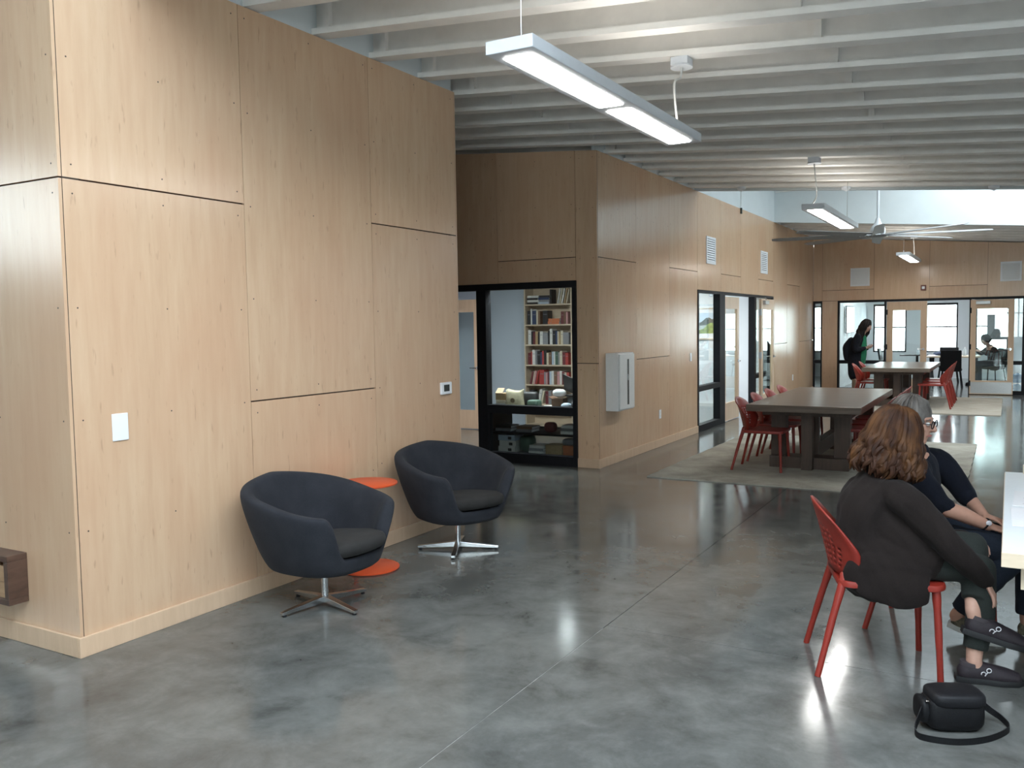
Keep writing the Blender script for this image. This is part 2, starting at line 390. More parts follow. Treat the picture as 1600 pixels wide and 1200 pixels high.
W2P = [(9.2285,10.40,0,2.44),(9.2285,10.40,2.44,None),(10.40,11.635,0,1.22),(10.40,11.635,1.22,None),(11.635,12.88,0,2.44),(11.635,12.88,2.44,None),
       (12.88,14.12,2.17,None),(14.12,15.32,2.17,2.46),(14.12,15.32,2.46,None),(15.32,16.54,2.17,None),(16.54,17.72,2.17,2.47),(16.54,17.72,2.47,None),
       (17.72,18.98,0,1.22),(17.72,18.98,1.22,None),(18.98,20.24,0,2.45),(18.98,20.24,2.45,None),(20.24,21.80,0,1.22),(20.24,21.80,1.22,None)]
panel_wall('wall_left_rear', 'x', 0.0, 1, W2P, screws=True)
panel_wall('wall_recess', 'y', 9.21, -1, [(-.272,-.0005,0,1.22),(-.272,-.0005,1.22,None),(-1.32,-.272,2.18,2.45),(-1.32,-.272,2.45,None),(-2.54,-1.32,2.18,None),(-3.76,-2.54,0,2.44),(-3.76,-2.54,2.44,None),(-4.98,-3.76,0,2.44),(-4.98,-3.76,2.44,None)], slant=True)
FWP = [(0.0,.205,2.14,None),(.205,.556,0,2.14),(.205,1.35,2.14,2.39),(.205,1.35,2.39,None),(1.35,2.51,2.14,None),(2.51,3.66,2.14,2.41),(2.51,3.66,2.41,None),(3.66,4.88,2.14,None),(4.88,6.1,2.14,2.4),(4.88,6.1,2.4,None),(5.6,6.1,0,2.14),(6.1,7.3,0,2.4),(6.1,7.3,2.4,None),(7.3,8.5,0,1.22),(7.3,8.5,1.22,None)]
panel_wall('wall_far', 'y', YF, -1, FWP, screws=False, slant=True)
# white infill above the plywood, between the joists
inf = MB()
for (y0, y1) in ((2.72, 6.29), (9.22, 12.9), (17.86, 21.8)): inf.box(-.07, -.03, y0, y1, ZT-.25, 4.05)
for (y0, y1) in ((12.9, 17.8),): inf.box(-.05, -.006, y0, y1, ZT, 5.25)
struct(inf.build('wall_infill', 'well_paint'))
# baseboards
def base(name, *boxes):
    m = MB()
    for b in boxes: m.box(*b)
    return struct(m.build(name, 'birch', bevel=.003))
BH, BT = .105, .016
base('baseboard_left', (0, BT, 2.70-BT, 6.31, 0, BH)); base('baseboard_end', (-7.2, 0, 2.70-BT, 2.70, 0, BH))
base('baseboard_rear', (0, BT, 9.21-BT, 12.88, 0, BH)); base('baseboard_rear_far', (0, BT, 17.72, 21.79, 0, BH))
base('baseboard_recess', (-.27, 0, 9.21-BT, 9.21, 0, BH))

# ---- rooms behind the walls
def room(name, x0, x1, y0, y1, h, m='room_white', skip=()):
    t = .08
    if 'l' not in skip: wall('wall_%s_left' % name, x0-t, x0, y0, y1, 0, h, m)
    if 'r' not in skip: wall('wall_%s_right' % name, x1, x1+t, y0, y1, 0, h, m)
    if 'n' not in skip: wall('wall_%s_near' % name, x0, x1, y0, y0+t, 0, h, m)
    if 'f' not in skip: wall('wall_%s_rear' % name, x0, x1, y1-t, y1, 0, h, m)
    struct(MB().box(x0, x1, y0, y1, h, h+.05).build('ceiling_%s' % name, 'room_white'))
room('office', -4.3, -.12, 9.33, 12.90, 2.62, 'room_blue_white', skip=('n', 'r'))
room('meeting', -4.6, -.12, 12.92, 17.80, 2.62, skip=('r', 'n'))
# exterior wall of the rear rooms, with windows
EW = [(-1.35,-.55),(.62,1.51),(2.01,2.83),(3.27,4.06),(4.55,5.35)]; EZ0, EZ1 = .74, 2.13
ew = MB(); xs = [-4.6] + [v for p in EW for v in p] + [XR]
for i in range(0, len(xs), 2): ew.box(xs[i], xs[i+1], YE, YE+.15, 0, 3.9)
for a, b in EW: ew.box(a, b, YE, YE+.15, 0, EZ0); ew.box(a, b, YE, YE+.15, EZ1, 3.9)
struct(ew.build('wall_far_exterior', 'room_white'))
for k, (a, b) in enumerate(EW):
    w = frame_empty('window_%d' % (4+k), 'bright daylit double sash window of the rear room'); ft = .04
    for q in ((a,a+ft,EZ0,EZ1),(b-ft,b,EZ0,EZ1),(a+ft,b-ft,EZ1-.06,EZ1),(a+ft,b-ft,EZ0,EZ0+.04),(a+ft,b-ft,1.44,1.475)):
        MB().box(q[0],q[1],YE+.01,YE+.08,q[2],q[3]).build('sash_bar', 'black_metal', w)
    MB().box(a+ft,b-ft,YE+.05,YE+.056,EZ0+.04,1.44).build('pane', 'clear_glass', w); MB().box(a+ft,b-ft,YE+.05,YE+.056,1.475,EZ1-.06).build('pane', 'clear_glass', w)
wall('wall_rear_partition', .36, .44, YF+.13, YE, 0, 2.9)
wall('wall_rear_right', 5.6, 5.7, YF+.13, YE, 0, 2.9)
wall('wall_rear_left', -4.6, -4.5, YF+.13, YE, 0, 2.9)
struct(MB().box(-4.6, 5.7, YF+.12, YE, 2.9, 2.95).build('ceiling_rear', 'room_white'))

# ---- back room light: one round downlight, plus added unseen fill panels
def ceiling_panel(name, label, x, y, z, w, d, em='added_room_fill'):
    t = thing(name, label, 'lamp', (x, y, z))
    MB().box(-w/2, w/2, -d/2, d/2, -.03, 0).build('housing', 'fixture_white', t)
    MB().box(-w/2+.03, w/2-.03, -d/2+.03, d/2-.03, -.036, -.03).build('diffuser', em, t)
t = thing('round_downlight', 'small round ceiling lamp inside the book-filled office', 'lamp', (-1.15, 10.66, 2.62))
MB().lathe((0,0,-.03), ((.10,0),(.11,.01),(.11,.03)), 28).build('housing', 'fixture_white', t, smooth=True); MB().lathe((0,0,-.036), ((.085,0),(.085,.006)), 28).build('diffuser', 'downlight', t)
ceiling_panel('ceiling_panel_lamp', 'added long fill light panel inside the office, hidden behind its glazed front', -1.5, 9.66, 2.62, 2.2, .5, 'added_office_fill')  # added out of sight above the glazing to brighten the office
ceiling_panel('ceiling_panel_lamp', 'added large fill light panel in the near half of the meeting room', -2.2, 14.4, 2.62, 1.2, 1.2)  # this panel and the next are added to brighten the meeting room
ceiling_panel('ceiling_panel_lamp', 'added large fill light panel in the far half of the meeting room', -2.2, 16.4, 2.62, 1.2, 1.2)
ceiling_panel('ceiling_panel_lamp', 'added unseen fill light panel of the rear room, left of the doorway', 1.4, 24.2, 2.90, .6, 1.2)  # unseen pair of panels added to lift the rear room's brightness
ceiling_panel('ceiling_panel_lamp', 'added unseen fill light panel of the rear room, right of the doorway', 3.8, 24.2, 2.90, .6, 1.2)
# ================================================================ glazing, doors and wall fittings
def bars(par, mtl, lst, nm='frame_member'):
    for q in lst: MB().box(*q).build(nm, mtl, par, bevel=.002)
# ---- office front: black frame in the recess wall, glazed, with an open doorway to its left
of = frame_empty('window_9', 'black framed glazed front of the book-filled office'); y0, y1 = 9.175, 9.30
bars(of, 'black_metal', [(-2.60,-.265,y0,y1,2.105,2.18), (-.315,-.265,y0,y1,0,2.105), (-1.62,-1.485,y0,y1,0,2.105), (-1.485,-.315,y0,y1,.60,.70), (-1.485,-.315,y0,y1,0,.115), (-2.60,-2.54,y0,y1,0,2.105)])
MB().box(-1.485,-.315,9.235,9.243,.70,2.105).build('pane', 'clear_glass', of); MB().box(-1.485,-.315,9.235,9.243,.115,.60).build('pane', 'smoked_glass', of)
# ---- meeting room front in the rear left wall
mf = frame_empty('window_10', 'black framed glass sidelight of the meeting room'); x0, x1 = -.10, .012
bars(mf, 'black_metal', [(x0,x1,12.88,12.93,0,2.17), (x0,x1,12.93,17.72,2.13,2.17), (x0,x1,14.02,14.32,0,2.13), (x0,x1,12.93,14.02,.62,.70), (x0,x1,12.93,14.02,0,.10), (x0,x1,16.22,16.36,0,2.13)])
MB().box(-.05,-.042,12.93,14.02,.70,2.13).build('pane', 'clear_glass', mf); MB().box(-.05,-.042,12.93,14.02,.10,.62).build('pane', 'clear_glass', mf)
bars(mf, 'black_metal', [(x0,x1,16.36,17.72,0,.10), (x0,x1,17.66,17.72,.10,2.13), (x0,x1,16.36,17.66,.62,.70)])
MB().box(-.05,-.042,16.36,17.66,.70,2.13).build('pane', 'clear_glass', mf); MB().box(-.05,-.042,16.36,17.66,.10,.62).build('pane', 'clear_glass', mf)
def wood_door(name, label, loc, rz, w, h=2.10, handle_side=1, closer=True, kick=False, hinges=None, stile=.125, both=True):
    """leaf from x=0 (hinge) to x=w, thickness along y, face at y=-.022"""
    d = frame_empty(name, label, loc, rz); t = .022
    bot = .30
    for q in ((0,stile,0.012,h),(w-stile,w,0.012,h)): MB().box(q[0],q[1],-t,t,q[2],q[3]).build('stile', 'birch', d, bevel=.002)
    MB().box(stile,w-stile,-t,t,h-.20,h).build('rail', 'birch', d); MB().box(stile,w-stile,-t,t,.012,.012+bot).build('rail', 'birch', d)
    MB().box(stile,w-stile,-.004,.004,.012+bot,h-.20).build('pane', 'clear_glass', d)
    hx = w-.065
    hd = MB()
    for sg in ((-1, 1) if both else (-1,)):
        hd.lathe((hx, sg*.022 if sg < 0 else .022, 1.0), ((.028, -.008),(.028, .008)), 16, axis='y')
        hd.tube([(hx, sg*.022, 1.0), (hx, sg*.06, 1.0), (hx-.02, sg*.068, 1.0), (hx-.12, sg*.068, 1.0)], .010, 10)
    hd.build('handle', 'chrome', d, smooth=True)
    if closer:
        c = MB().box(.10,.38,-.075,-t,h-.10,h-.03).build('door_closer', 'brushed_steel', d, bevel=.006)
        MB().bar((.24,-.05,h-.02),(.02,-.09,h+.01),.02,.008).build('closer_arm', 'brushed_steel', c)
    if kick: MB().box(.02,w-.02,-t-.002,-t,.03,.28).build('kick_plate', 'brushed_steel', d)
    for z in (.25, 1.05, 1.85): MB().box(-.012,.02,-t-.004,t+.004,z-.06,z+.06).build('hinge', hinges or 'black_metal', d)
    return d
R90 = math.pi/2
# along the rear left wall: local x runs along +y, local -y faces +x  (rz=+90 deg)
wood_door('door_1', 'pale wood glass door leaf standing closed beside the black sidelight', (-.04, 14.335, 0), R90, .95, closer=False, both=False)
wood_door('door_2', 'pale wood glass door leaf folded back against the rear left wall', (.075, 16.40, 0), R90, 1.0, hinges='brushed_steel')
# ---- far wall front
ff = frame_empty('window_11', 'black framed glazing left of the far double doors'); y0, y1 = YF-.012, YF+.10
bars(ff, 'black_metal', [(.556,.60,y0,y1,0,2.14), (.60,5.55,y0,y1,2.09,2.14), (1.575,1.62,y0,y1,0,2.09), (.60,1.575,y0,y1,.66,.74), (.60,1.575,y0,y1,0,.09)])
MB().box(.60,1.575,YF+.04,YF+.048,.74,2.09).build('pane', 'clear_glass', ff); MB().box(.60,1.575,YF+.04,YF+.048,.09,.66).build('pane', 'clear_glass', ff)
fg = frame_empty('window_12', 'black framed glazing behind the folded back far door leaf')
bars(fg, 'black_metal', [(3.32,3.37,y0,y1,0,2.09), (4.34,4.40,y0,y1,0,2.09), (3.37,4.34,y0,y1,.66,.74), (3.37,4.34,y0,y1,0,.09), (4.40,5.5,y0,y1,.66,.74), (4.40,5.5,y0,y1,0,.09), (5.5,5.55,y0,y1,0,2.09)])
for a, b in ((3.37,4.34),(4.40,5.5)):
    MB().box(a,b,YF+.04,YF+.048,.74,2.09).build('pane', 'clear_glass', fg); MB().box(a,b,YF+.04,YF+.048,.09,.66).build('pane', 'clear_glass', fg)
fs = frame_empty('window_13', 'narrow black framed sidelight at the far corner')
bars(fs, 'black_metal', [(.0,.03,y0,y1,0,2.14), (.175,.205,y0,y1,0,2.14), (.03,.175,y0,y1,2.09,2.14), (.03,.175,y0,y1,.66,.74), (.03,.175,y0,y1,0,.09)])
MB().box(.03,.175,YF+.04,YF+.048,.74,2.09).build('pane', 'clear_glass', fs); MB().box(.03,.175,YF+.04,YF+.048,.09,.66).build('pane', 'clear_glass', fs)
wood_door('door_3', 'pale wood glass door leaf standing closed in the far doorway', (1.63, YF+.03, 0), 0, .84, h=2.085, closer=False, stile=.13)
wood_door('door_4', 'pale wood glass door leaf with steel kick plate folded back on the far wall', (3.345, YF-.06, 0), 0, .835, h=2.085, kick=True, stile=.11)
# office inner door seen through the open doorway
wood_door('door_5', 'wooden door with tall glass panel inside the office', (-4.19, 11.95, 0), 0, .92, closer=False)

# ---- wall fittings
def plate(name, label, cat, plane, pos, u, z, w, h, kind):
    t = thing(name, label, cat, (pos, u, z) if plane == 'x' else (u, pos, z), R90 if plane == 'x' else 0)
    MB().box(-w/2, w/2, -.008, 0, -h/2, h/2).build('cover_plate', 'plate_white', t, bevel=.003)
    if kind == 'switch':
        MB().box(-.017, .017, -.011, -.008, -.034, .034).build('rocker', 'plate_white', t, bevel=.0015)
    if kind == 'outlet':
        for zz in (-.022, .022): MB().box(-.016, .016, -.0105, -.008, zz-.014, zz+.014).build('socket', 'enamel_white', t, bevel=.002)
    return t
plate('switch_plate', 'blank white plate on the nearest plywood panel', 'switch plate', 'x', 0, 2.98, 1.162, .095, .145, 'blank')
plate('light_switch', 'white rocker switch on the plywood beside the glass sidelight', 'light switch', 'x', 0, 12.55, 1.165, .075, .12, 'switch')
plate('wall_plate', 'small pale plate right beside the white extinguisher cabinet', 'wall plate', 'x', 0, 10.01, 1.17, .07, .115, 'blank')
plate('power_outlet', 'white outlet low on the plywood between cabinet and glass sidelight', 'outlet', 'x', 0, 11.235, .442, .075, .12, 'outlet')
plate('power_outlet', 'white outlet low on the plywood past the folded back door', 'outlet', 'x', 0, 19.55, .45, .08, .13, 'outlet')
t = thing('thermostat', 'white thermostat with dark screen on the plywood near the recess', 'thermostat', (0, 6.063, 1.155), R90)
MB().box(-.075,.075,-.024,0,-.05,.05).build('case', 'plate_white', t, bevel=.006)
mat('screen_dark', (.03,.035,.03), .25); MB().box(-.045,.035,-.0255,-.024,-.026,.03).build('screen', 'screen_dark', t)
# extinguisher cabinet
t = thing('extinguisher_cabinet', 'white metal extinguisher cabinet with narrow slot window on plywood', 'cabinet', (0, 9.655, .985), R90)
MB().box(-.24,.24,-.16,0,-.335,.345).build('body', 'enamel_white', t, bevel=.006)
d = MB().box(-.225,.225,-.178,-.162,-.32,.33).build('door', 'enamel_white', t, bevel=.006)
MB().box(-.01,.045,-.1795,-.178,-.27,.27).build('slot_window', 'screen_dark', d)
MB().box(.0,.03,-.186,-.1795,.02,.09).build('latch', 'chrome', d); MB().box(-.004,.002,-.1805,-.1795,-.27,.27).build('slot_trim', 'brushed_steel', d)
# louvred vents
def vent(name, label, plane, pos, u, z, w, h, n, horizontal=True, dark=True):
    t = thing(name, label, 'vent', (pos, u, z) if plane == 'x' else (u, pos, z), R90 if plane == 'x' else 0); f = .035
    for q in ((-w/2,w/2,h/2-f,h/2),(-w/2,w/2,-h/2,-h/2+f),(-w/2,-w/2+f,-h/2+f,h/2-f),(w/2-f,w/2,-h/2+f,h/2-f)):
        MB().box(q[0],q[1],-.014,0,q[2],q[3]).build('frame', 'plate_white', t)
    MB().box(-w/2+f,w/2-f,-.002,0,-h/2+f,h/2-f).build('backing', 'screen_dark' if dark else 'enamel_white', t)
    for k in range(n):
        zz = -h/2+f+(h-2*f)*(k+.5)/n; s_ = (h-2*f)/n*.34
        MB().hexa([(-w/2+f,-.011,zz-s_-.004),(w/2-f,-.011,zz-s_-.004),(w/2-f,-.003,zz+s_-.004),(-w/2+f,-.003,zz+s_-.004),(-w/2+f,-.011,zz-s_),(w/2-f,-.011,zz-s_),(w/2-f,-.003,zz+s_),(-w/2+f,-.003,zz+s_)]).build('slat', 'plate_white', t)
vent('wall_vent', 'white louvred vent above the black glass sidelight', 'x', 0, 13.55, 2.80, .48, .42, 10)
vent('wall_vent', 'white louvred vent above the folded back door leaf', 'x', 0, 16.96, 2.80, .50, .42, 10)
vent('return_grille', 'square white grille on the far wall above the standing person', 'y', YF, 1.045, 2.68, .42, .42, 12, dark=False)
vent('return_grille', 'square white grille on the far wall above the kick plate door', 'y', YF, 4.10, 2.68, .40, .42, 12, dark=False)
t = thing('fire_alarm', 'small red alarm strobe on the far plywood over the doorway', 'alarm', (2.39, YF, 2.385))
mat('alarm_red', (.16,.035,.025), .4); MB().box(-.055,.055,-.04,0,-.06,.06).build('case', 'alarm_red', t, bevel=.006); MB().box(-.03,.03,-.055,-.04,-.03,.03).build('lens', 'plate_white', t, bevel=.008)
t = thing('motion_sensor', 'small dark sensor on the plywood corner of the skylight well', 'sensor', (0.0, 15.29, 3.60), R90)
MB().box(-.02,.02,-.03,0,-.05,.05).build('case', 'screen_dark', t, bevel=.004); MB().tube([(0,-.01,.05),(0,-.01,.55)], .006, 6).build('wire', 'cable_white', t)

# ---- linear pendant lamps
def pendant(label, x, y0, length, zb, w=.245, boxes=True, drop_ends=('wire', 'cable')):
    t = thing('linear_pendant', label, 'lamp', (x, y0, zb), 0, 'linear pendant lamps'); h = .06; L = length
    MB().box(-w/2, w/2, 0, L, 0, h).build('housing', 'fixture_white', t, bevel=.004)
    half = (L - .24) / 2
    for k in range(2):
        a = .075 + k*(half+.09); b = a + half; r = .025; P = []
        for cx, cy, a0 in ((w/2-.045-r, b-r, 0), (-w/2+.045+r, b-r, 90), (-w/2+.045+r, a+r, 180), (w/2-.045-r, a+r, 270)):
            for q in range(5): an = math.radians(a0+q*22.5); P.append((cx+r*math.cos(an), cy+r*math.sin(an)))
        MB().prism(P, -.004, .004).build('diffuser', 'lamp_diffuser', t); MB().prism(P, h-.004, h+.003).build('uplight_diffuser', 'uplight', t)
    zc = ceil_z(x) - zb; yy_all = [j for j in yy]
    def snap(v): return min(yy_all, key=lambda q: abs(q - y0 - v)) - y0
    def canopy(yy):
        c = MB().box(-.06,.06,yy-.06,yy+.06,zc-.055,zc).build('junction_box', 'fixture_white', t, bevel=.004)
        MB().lathe((0, yy, zc-.068), ((.075, 0), (.075, .010), (.05, .014)), 20).build('canopy_plate', 'fixture_white', c, smooth=True)
    yn, yf = .12, L-.12
    if drop_ends[0] == 'wire': MB().tube([(0,yn,h),(0,yn,zc+.26)], .0025, 6).build('hanging_wire', 'chrome', t); MB().tube([(0,yn,h),(0,yn,h+.04)], .007, 8).build('gripper', 'chrome', t)
    else: cy_ = snap(yn+.1); canopy(cy_); MB().tube(catmull([(0,cy_,zc-.06),(.0,cy_+.02,zc-.14),(0,yn+.09,h+.12),(-.02,yn-.05,h)], 6), .007, 8).build('power_cord', 'cable_white', t, smooth=True)
    if drop_ends[1] == 'cable': cy_ = snap(yf+.02); canopy(cy_); MB().tube(catmull([(0,cy_,zc-.06),(.0,cy_-.03,zc-.14),(-.01,yf-.05,h+.3),(0,yf,h)], 6), .008, 8).build('power_cord', 'cable_white', t, smooth=True)
    else: MB().tube([(0,yf,h),(0,yf,zc+.26)], .0025, 6).build('hanging_wire', 'chrome', t)
    return t
pendant('nearest long white pendant lamp hanging before the plywood wall', 2.13, 3.49, 2.43, 2.90)
pendant('middle white pendant lamp hanging in front of the ceiling fan', 2.20, 10.08, 2.44, 2.90, drop_ends=('cable', 'wire'))
pendant('farthest small looking pendant lamp glowing before the far plywood wall', 2.30, 18.3, 2.44, 2.90)
# small ceiling sensors
for (x, y, lb) in ((2.15, 12.6, 'small white sensor on the ceiling edge beside the fan rod'), (.75, 12.55, 'small white sensor on the ceiling edge near the plywood wall'), (3.9, 12.6, 'small white sensor on the ceiling edge at the right')):
    t = thing('ceiling_sensor', lb, 'sensor', (x, y, ceil_z(x))); MB().lathe((0,0,-.05), ((.03,0),(.06,.02),(.065,.05)), 18).build('housing', 'fixture_white', t, smooth=True)
    MB().lathe((0,0,-.062), ((.012,0),(.022,.012)), 12).build('lens', 'plate_white', t, smooth=True)

# ---- big ceiling fan in the far well
FX, FY, FZ = 2.32, 14.5, 3.02
fan = thing('ceiling_fan', 'large eight-bladed grey ceiling fan hanging in the far skylight well', 'fan', (FX, FY, FZ))
MB().tube([(0,0,.18),(0,0,ceil_z(FX)+TOPD-FZ)], .02, 12).build('down_rod', 'fixture_white', fan, smooth=True)
MB().lathe((0,0,0), ((.04,-.06),(.10,-.05),(.112,-.01),(.112,.035),(.095,.075),(.06,.11),(.04,.16),(.028,.20)), 28).build('motor', 'fixture_white', fan, smooth=True)
MB().lathe((0,0,-.06), ((.08,-.03),(.14,-.01),(.14,.015)), 28).build('hub', 'blade_grey', fan, smooth=True)
for k in range(8):
    a = math.radians(45*k + 8); d = Vector((math.cos(a), math.sin(a), 0)); n = Vector((-d.y, d.x, 0)); m = MB(); L0, L1 = .12, 1.56
    for (r0, r1, w0, w1) in ((L0, L1-.1, .085, .066), (L1-.1, L1, .066, .04)):
        P = []
        for dz in (-.004, .004):
            for r, w, sg in ((r0, w0, -1), (r1, w1, -1), (r1, w1, 1), (r0, w0, 1)): P.append(d*r + n*w*sg + Vector((0, 0, dz - .05 + .02*sg*(w/.085))))
        m.hexa(P)
    b = m.build('blade', 'blade_grey', fan, bevel=.002)
    MB().bar(d*.06 + Vector((0,0,-.055)), d*.26 + Vector((0,0,-.058)), .07, .014).build('blade_bracket', 'chrome', b)
# ================================================================ furniture
# ---- tub armchairs on steel pedestals
def smooth01(t): t = max(0.0, min(1.0, t)); return t*t*(3-2*t)
def tub_shell():
    m = MB(); NT = 72; rows = []
    for i in range(NT):
        th = 2*math.pi*i/NT                     # 0 = front (+x)
        a = abs((th + math.pi) % (2*math.pi) - math.pi)   # 0 front .. pi back
        c, s = math.cos(th), math.sin(th)
        arm = smooth01((a - math.radians(30)) / math.radians(13))
        bk_ = max(0.0, min(1.0, (a - math.radians(40)) / math.radians(140))); back = .55*bk_ + .45*smooth01(bk_)
        H = .350 + arm*(.258 + back*.178)
        tk = .055 + .03*arm
        def R(z):
            f = max(0.0, min(1.0, (z - .22)/.50)); g_ = .55*f + .45*math.sin(f*math.pi/2)
            rx = .305 + .12*g_ ; ry = .285 + .155*g_
            if c < 0: rx += .02*f
            e = 2.6; k = (abs(c/rx)**e + abs(s/ry)**e) ** (-1/e)
            return k
        def P(r, z): return (c*r, s*r, z)
        prof = [P(.02, .243), P(R(.2)*.80, .242), P(R(.205)*.955, .246), P(R(.235)*.995, .262)]
        for q in (.15, .35, .55, .75, .92): z = .262 + (H-.03-.262)*q; prof.append(P(R(z), z))
        ro = R(H)
        prof += [P(ro - .008, H-.012), P(ro - tk*.28, H), P(ro - tk*.72, H), P(ro - tk+.006, H-.014)]
        zi = .315
        for q in (.1, .35, .65, .95): z = H-.03 + (zi-(H-.03))*q; prof.append(P(max(.05, R(max(z,.26)) - tk - .012*arm*math.sin(q*math.pi)), z))
        prof.append(P(.16, zi-.005)); prof.append(P(.02, zi-.006)); rows.append(prof)
    K = len(rows[0]); vs = [p for r in rows for p in r]; fs = []
    for i in range(NT):
        for k in range(K-1): j = (i+1) % NT; fs.append((i*K+k, j*K+k, j*K+k+1, i*K+k+1))
    fs.append(tuple(i*K for i in range(NT))); fs.append(tuple(i*K+K-1 for i in range(NT-1,-1,-1)))
    return m.add(vs, fs)
def cushion():
    m = MB(); NT = 56; prof = [(.02,-.055),(.80,-.056),(.95,-.045),(1.0,-.005),(.965,.034),(.8,.048),(.45,.054),(.02,.055)]; vs = []; fs = []
    for i in range(NT):
        th = 2*math.pi*i/NT; c, s = math.cos(th), math.sin(th); e = 2.35
        rx = .335 if c > 0 else .30; ry = .298; k = (abs(c/rx)**e + abs(s/ry)**e) ** (-1/e)
        for q, z in prof: vs.append((c*k*q + .025, s*k*q, z + (.018*c*q if c > 0 else 0)))
    K = len(prof)
    for i in range(NT):
        for k in range(K-1): j = (i+1) % NT; fs.append((i*K+k, j*K+k, j*K+k+1, i*K+k+1))
    fs.append(tuple(i*K for i in range(NT))); fs.append(tuple(i*K+K-1 for i in range(NT-1,-1,-1)))
    return m.add(vs, fs)
def armchair(label, x, y, face, star):
    t = thing('tub_armchair', label, 'armchair', (x, y, 0), 0, 'tub armchairs by the plywood wall')
    r = Matrix.Rotation(face, 4, 'Z')
    sh = tub_shell().build('shell', 'charcoal_wool', t, sub=1); sh.matrix_local = r
    cu = cushion().build('seat_cushion', 'seat_wool', t, sub=1); cu.matrix_local = r @ Matrix.Translation((.03, 0, .378)) @ Matrix.Rotation(math.radians(-4), 4, 'Y')
    MB().tube([(0,0,.03),(0,0,.25)], .021, 20).build('pedestal', 'chrome', t, smooth=True)
    MB().lathe((0,0,.228), ((.03,0),(.11,.012),(.11,.02)), 24).build('swivel_plate', 'black_metal', t, smooth=True)
    for k in range(4):
        a = star + k*R90; d = Vector((math.cos(a), math.sin(a), 0)); n = Vector((-d.y, d.x, 0)); m = MB(); P = []
        for zo in (0, 1):
            for q, w, sg in ((.015,.021,-1),(.305,.016,-1),(.305,.016,1),(.015,.021,1)):
                zz = ((.012, .030) if q > .1 else (.022, .062))[zo]; P.append(d*q + n*w*sg + Vector((0,0,zz)))
        lg = m.hexa(P).build('base_arm', 'chrome', t, bevel=.003)
        MB().lathe((d*.285)[:], ((.012,0),(.014,.004),(.009,.014)), 12).build('glide', 'black_metal', lg, smooth=True)
    return t
armchair('nearer charcoal tub armchair turned square to the room', .543, 3.93, 0.0, math.radians(-12.5))
armchair('farther charcoal tub armchair turned towards the camera by the recess', .542, 5.40, math.radians(-23), math.radians(26))
# ---- orange side table between them
t = thing('side_table', 'orange round side table half hidden between the two armchairs', 'side table', (.265, 4.69, 0))
MB().lathe((0,0,0), ((.205,0),(.212,.004),(.212,.010),(.205,.014)), 48).build('base_plate', 'orange_enamel', t, smooth=True)
MB().lathe((0,0,.588), ((.205,0),(.212,.004),(.212,.012),(.205,.016)), 48).build('table_top', 'orange_enamel', t, smooth=True)
MB().tube([(-.12,0,.012),(-.12,0,.59)], .016, 16).build('stem', 'orange_enamel', t, smooth=True)

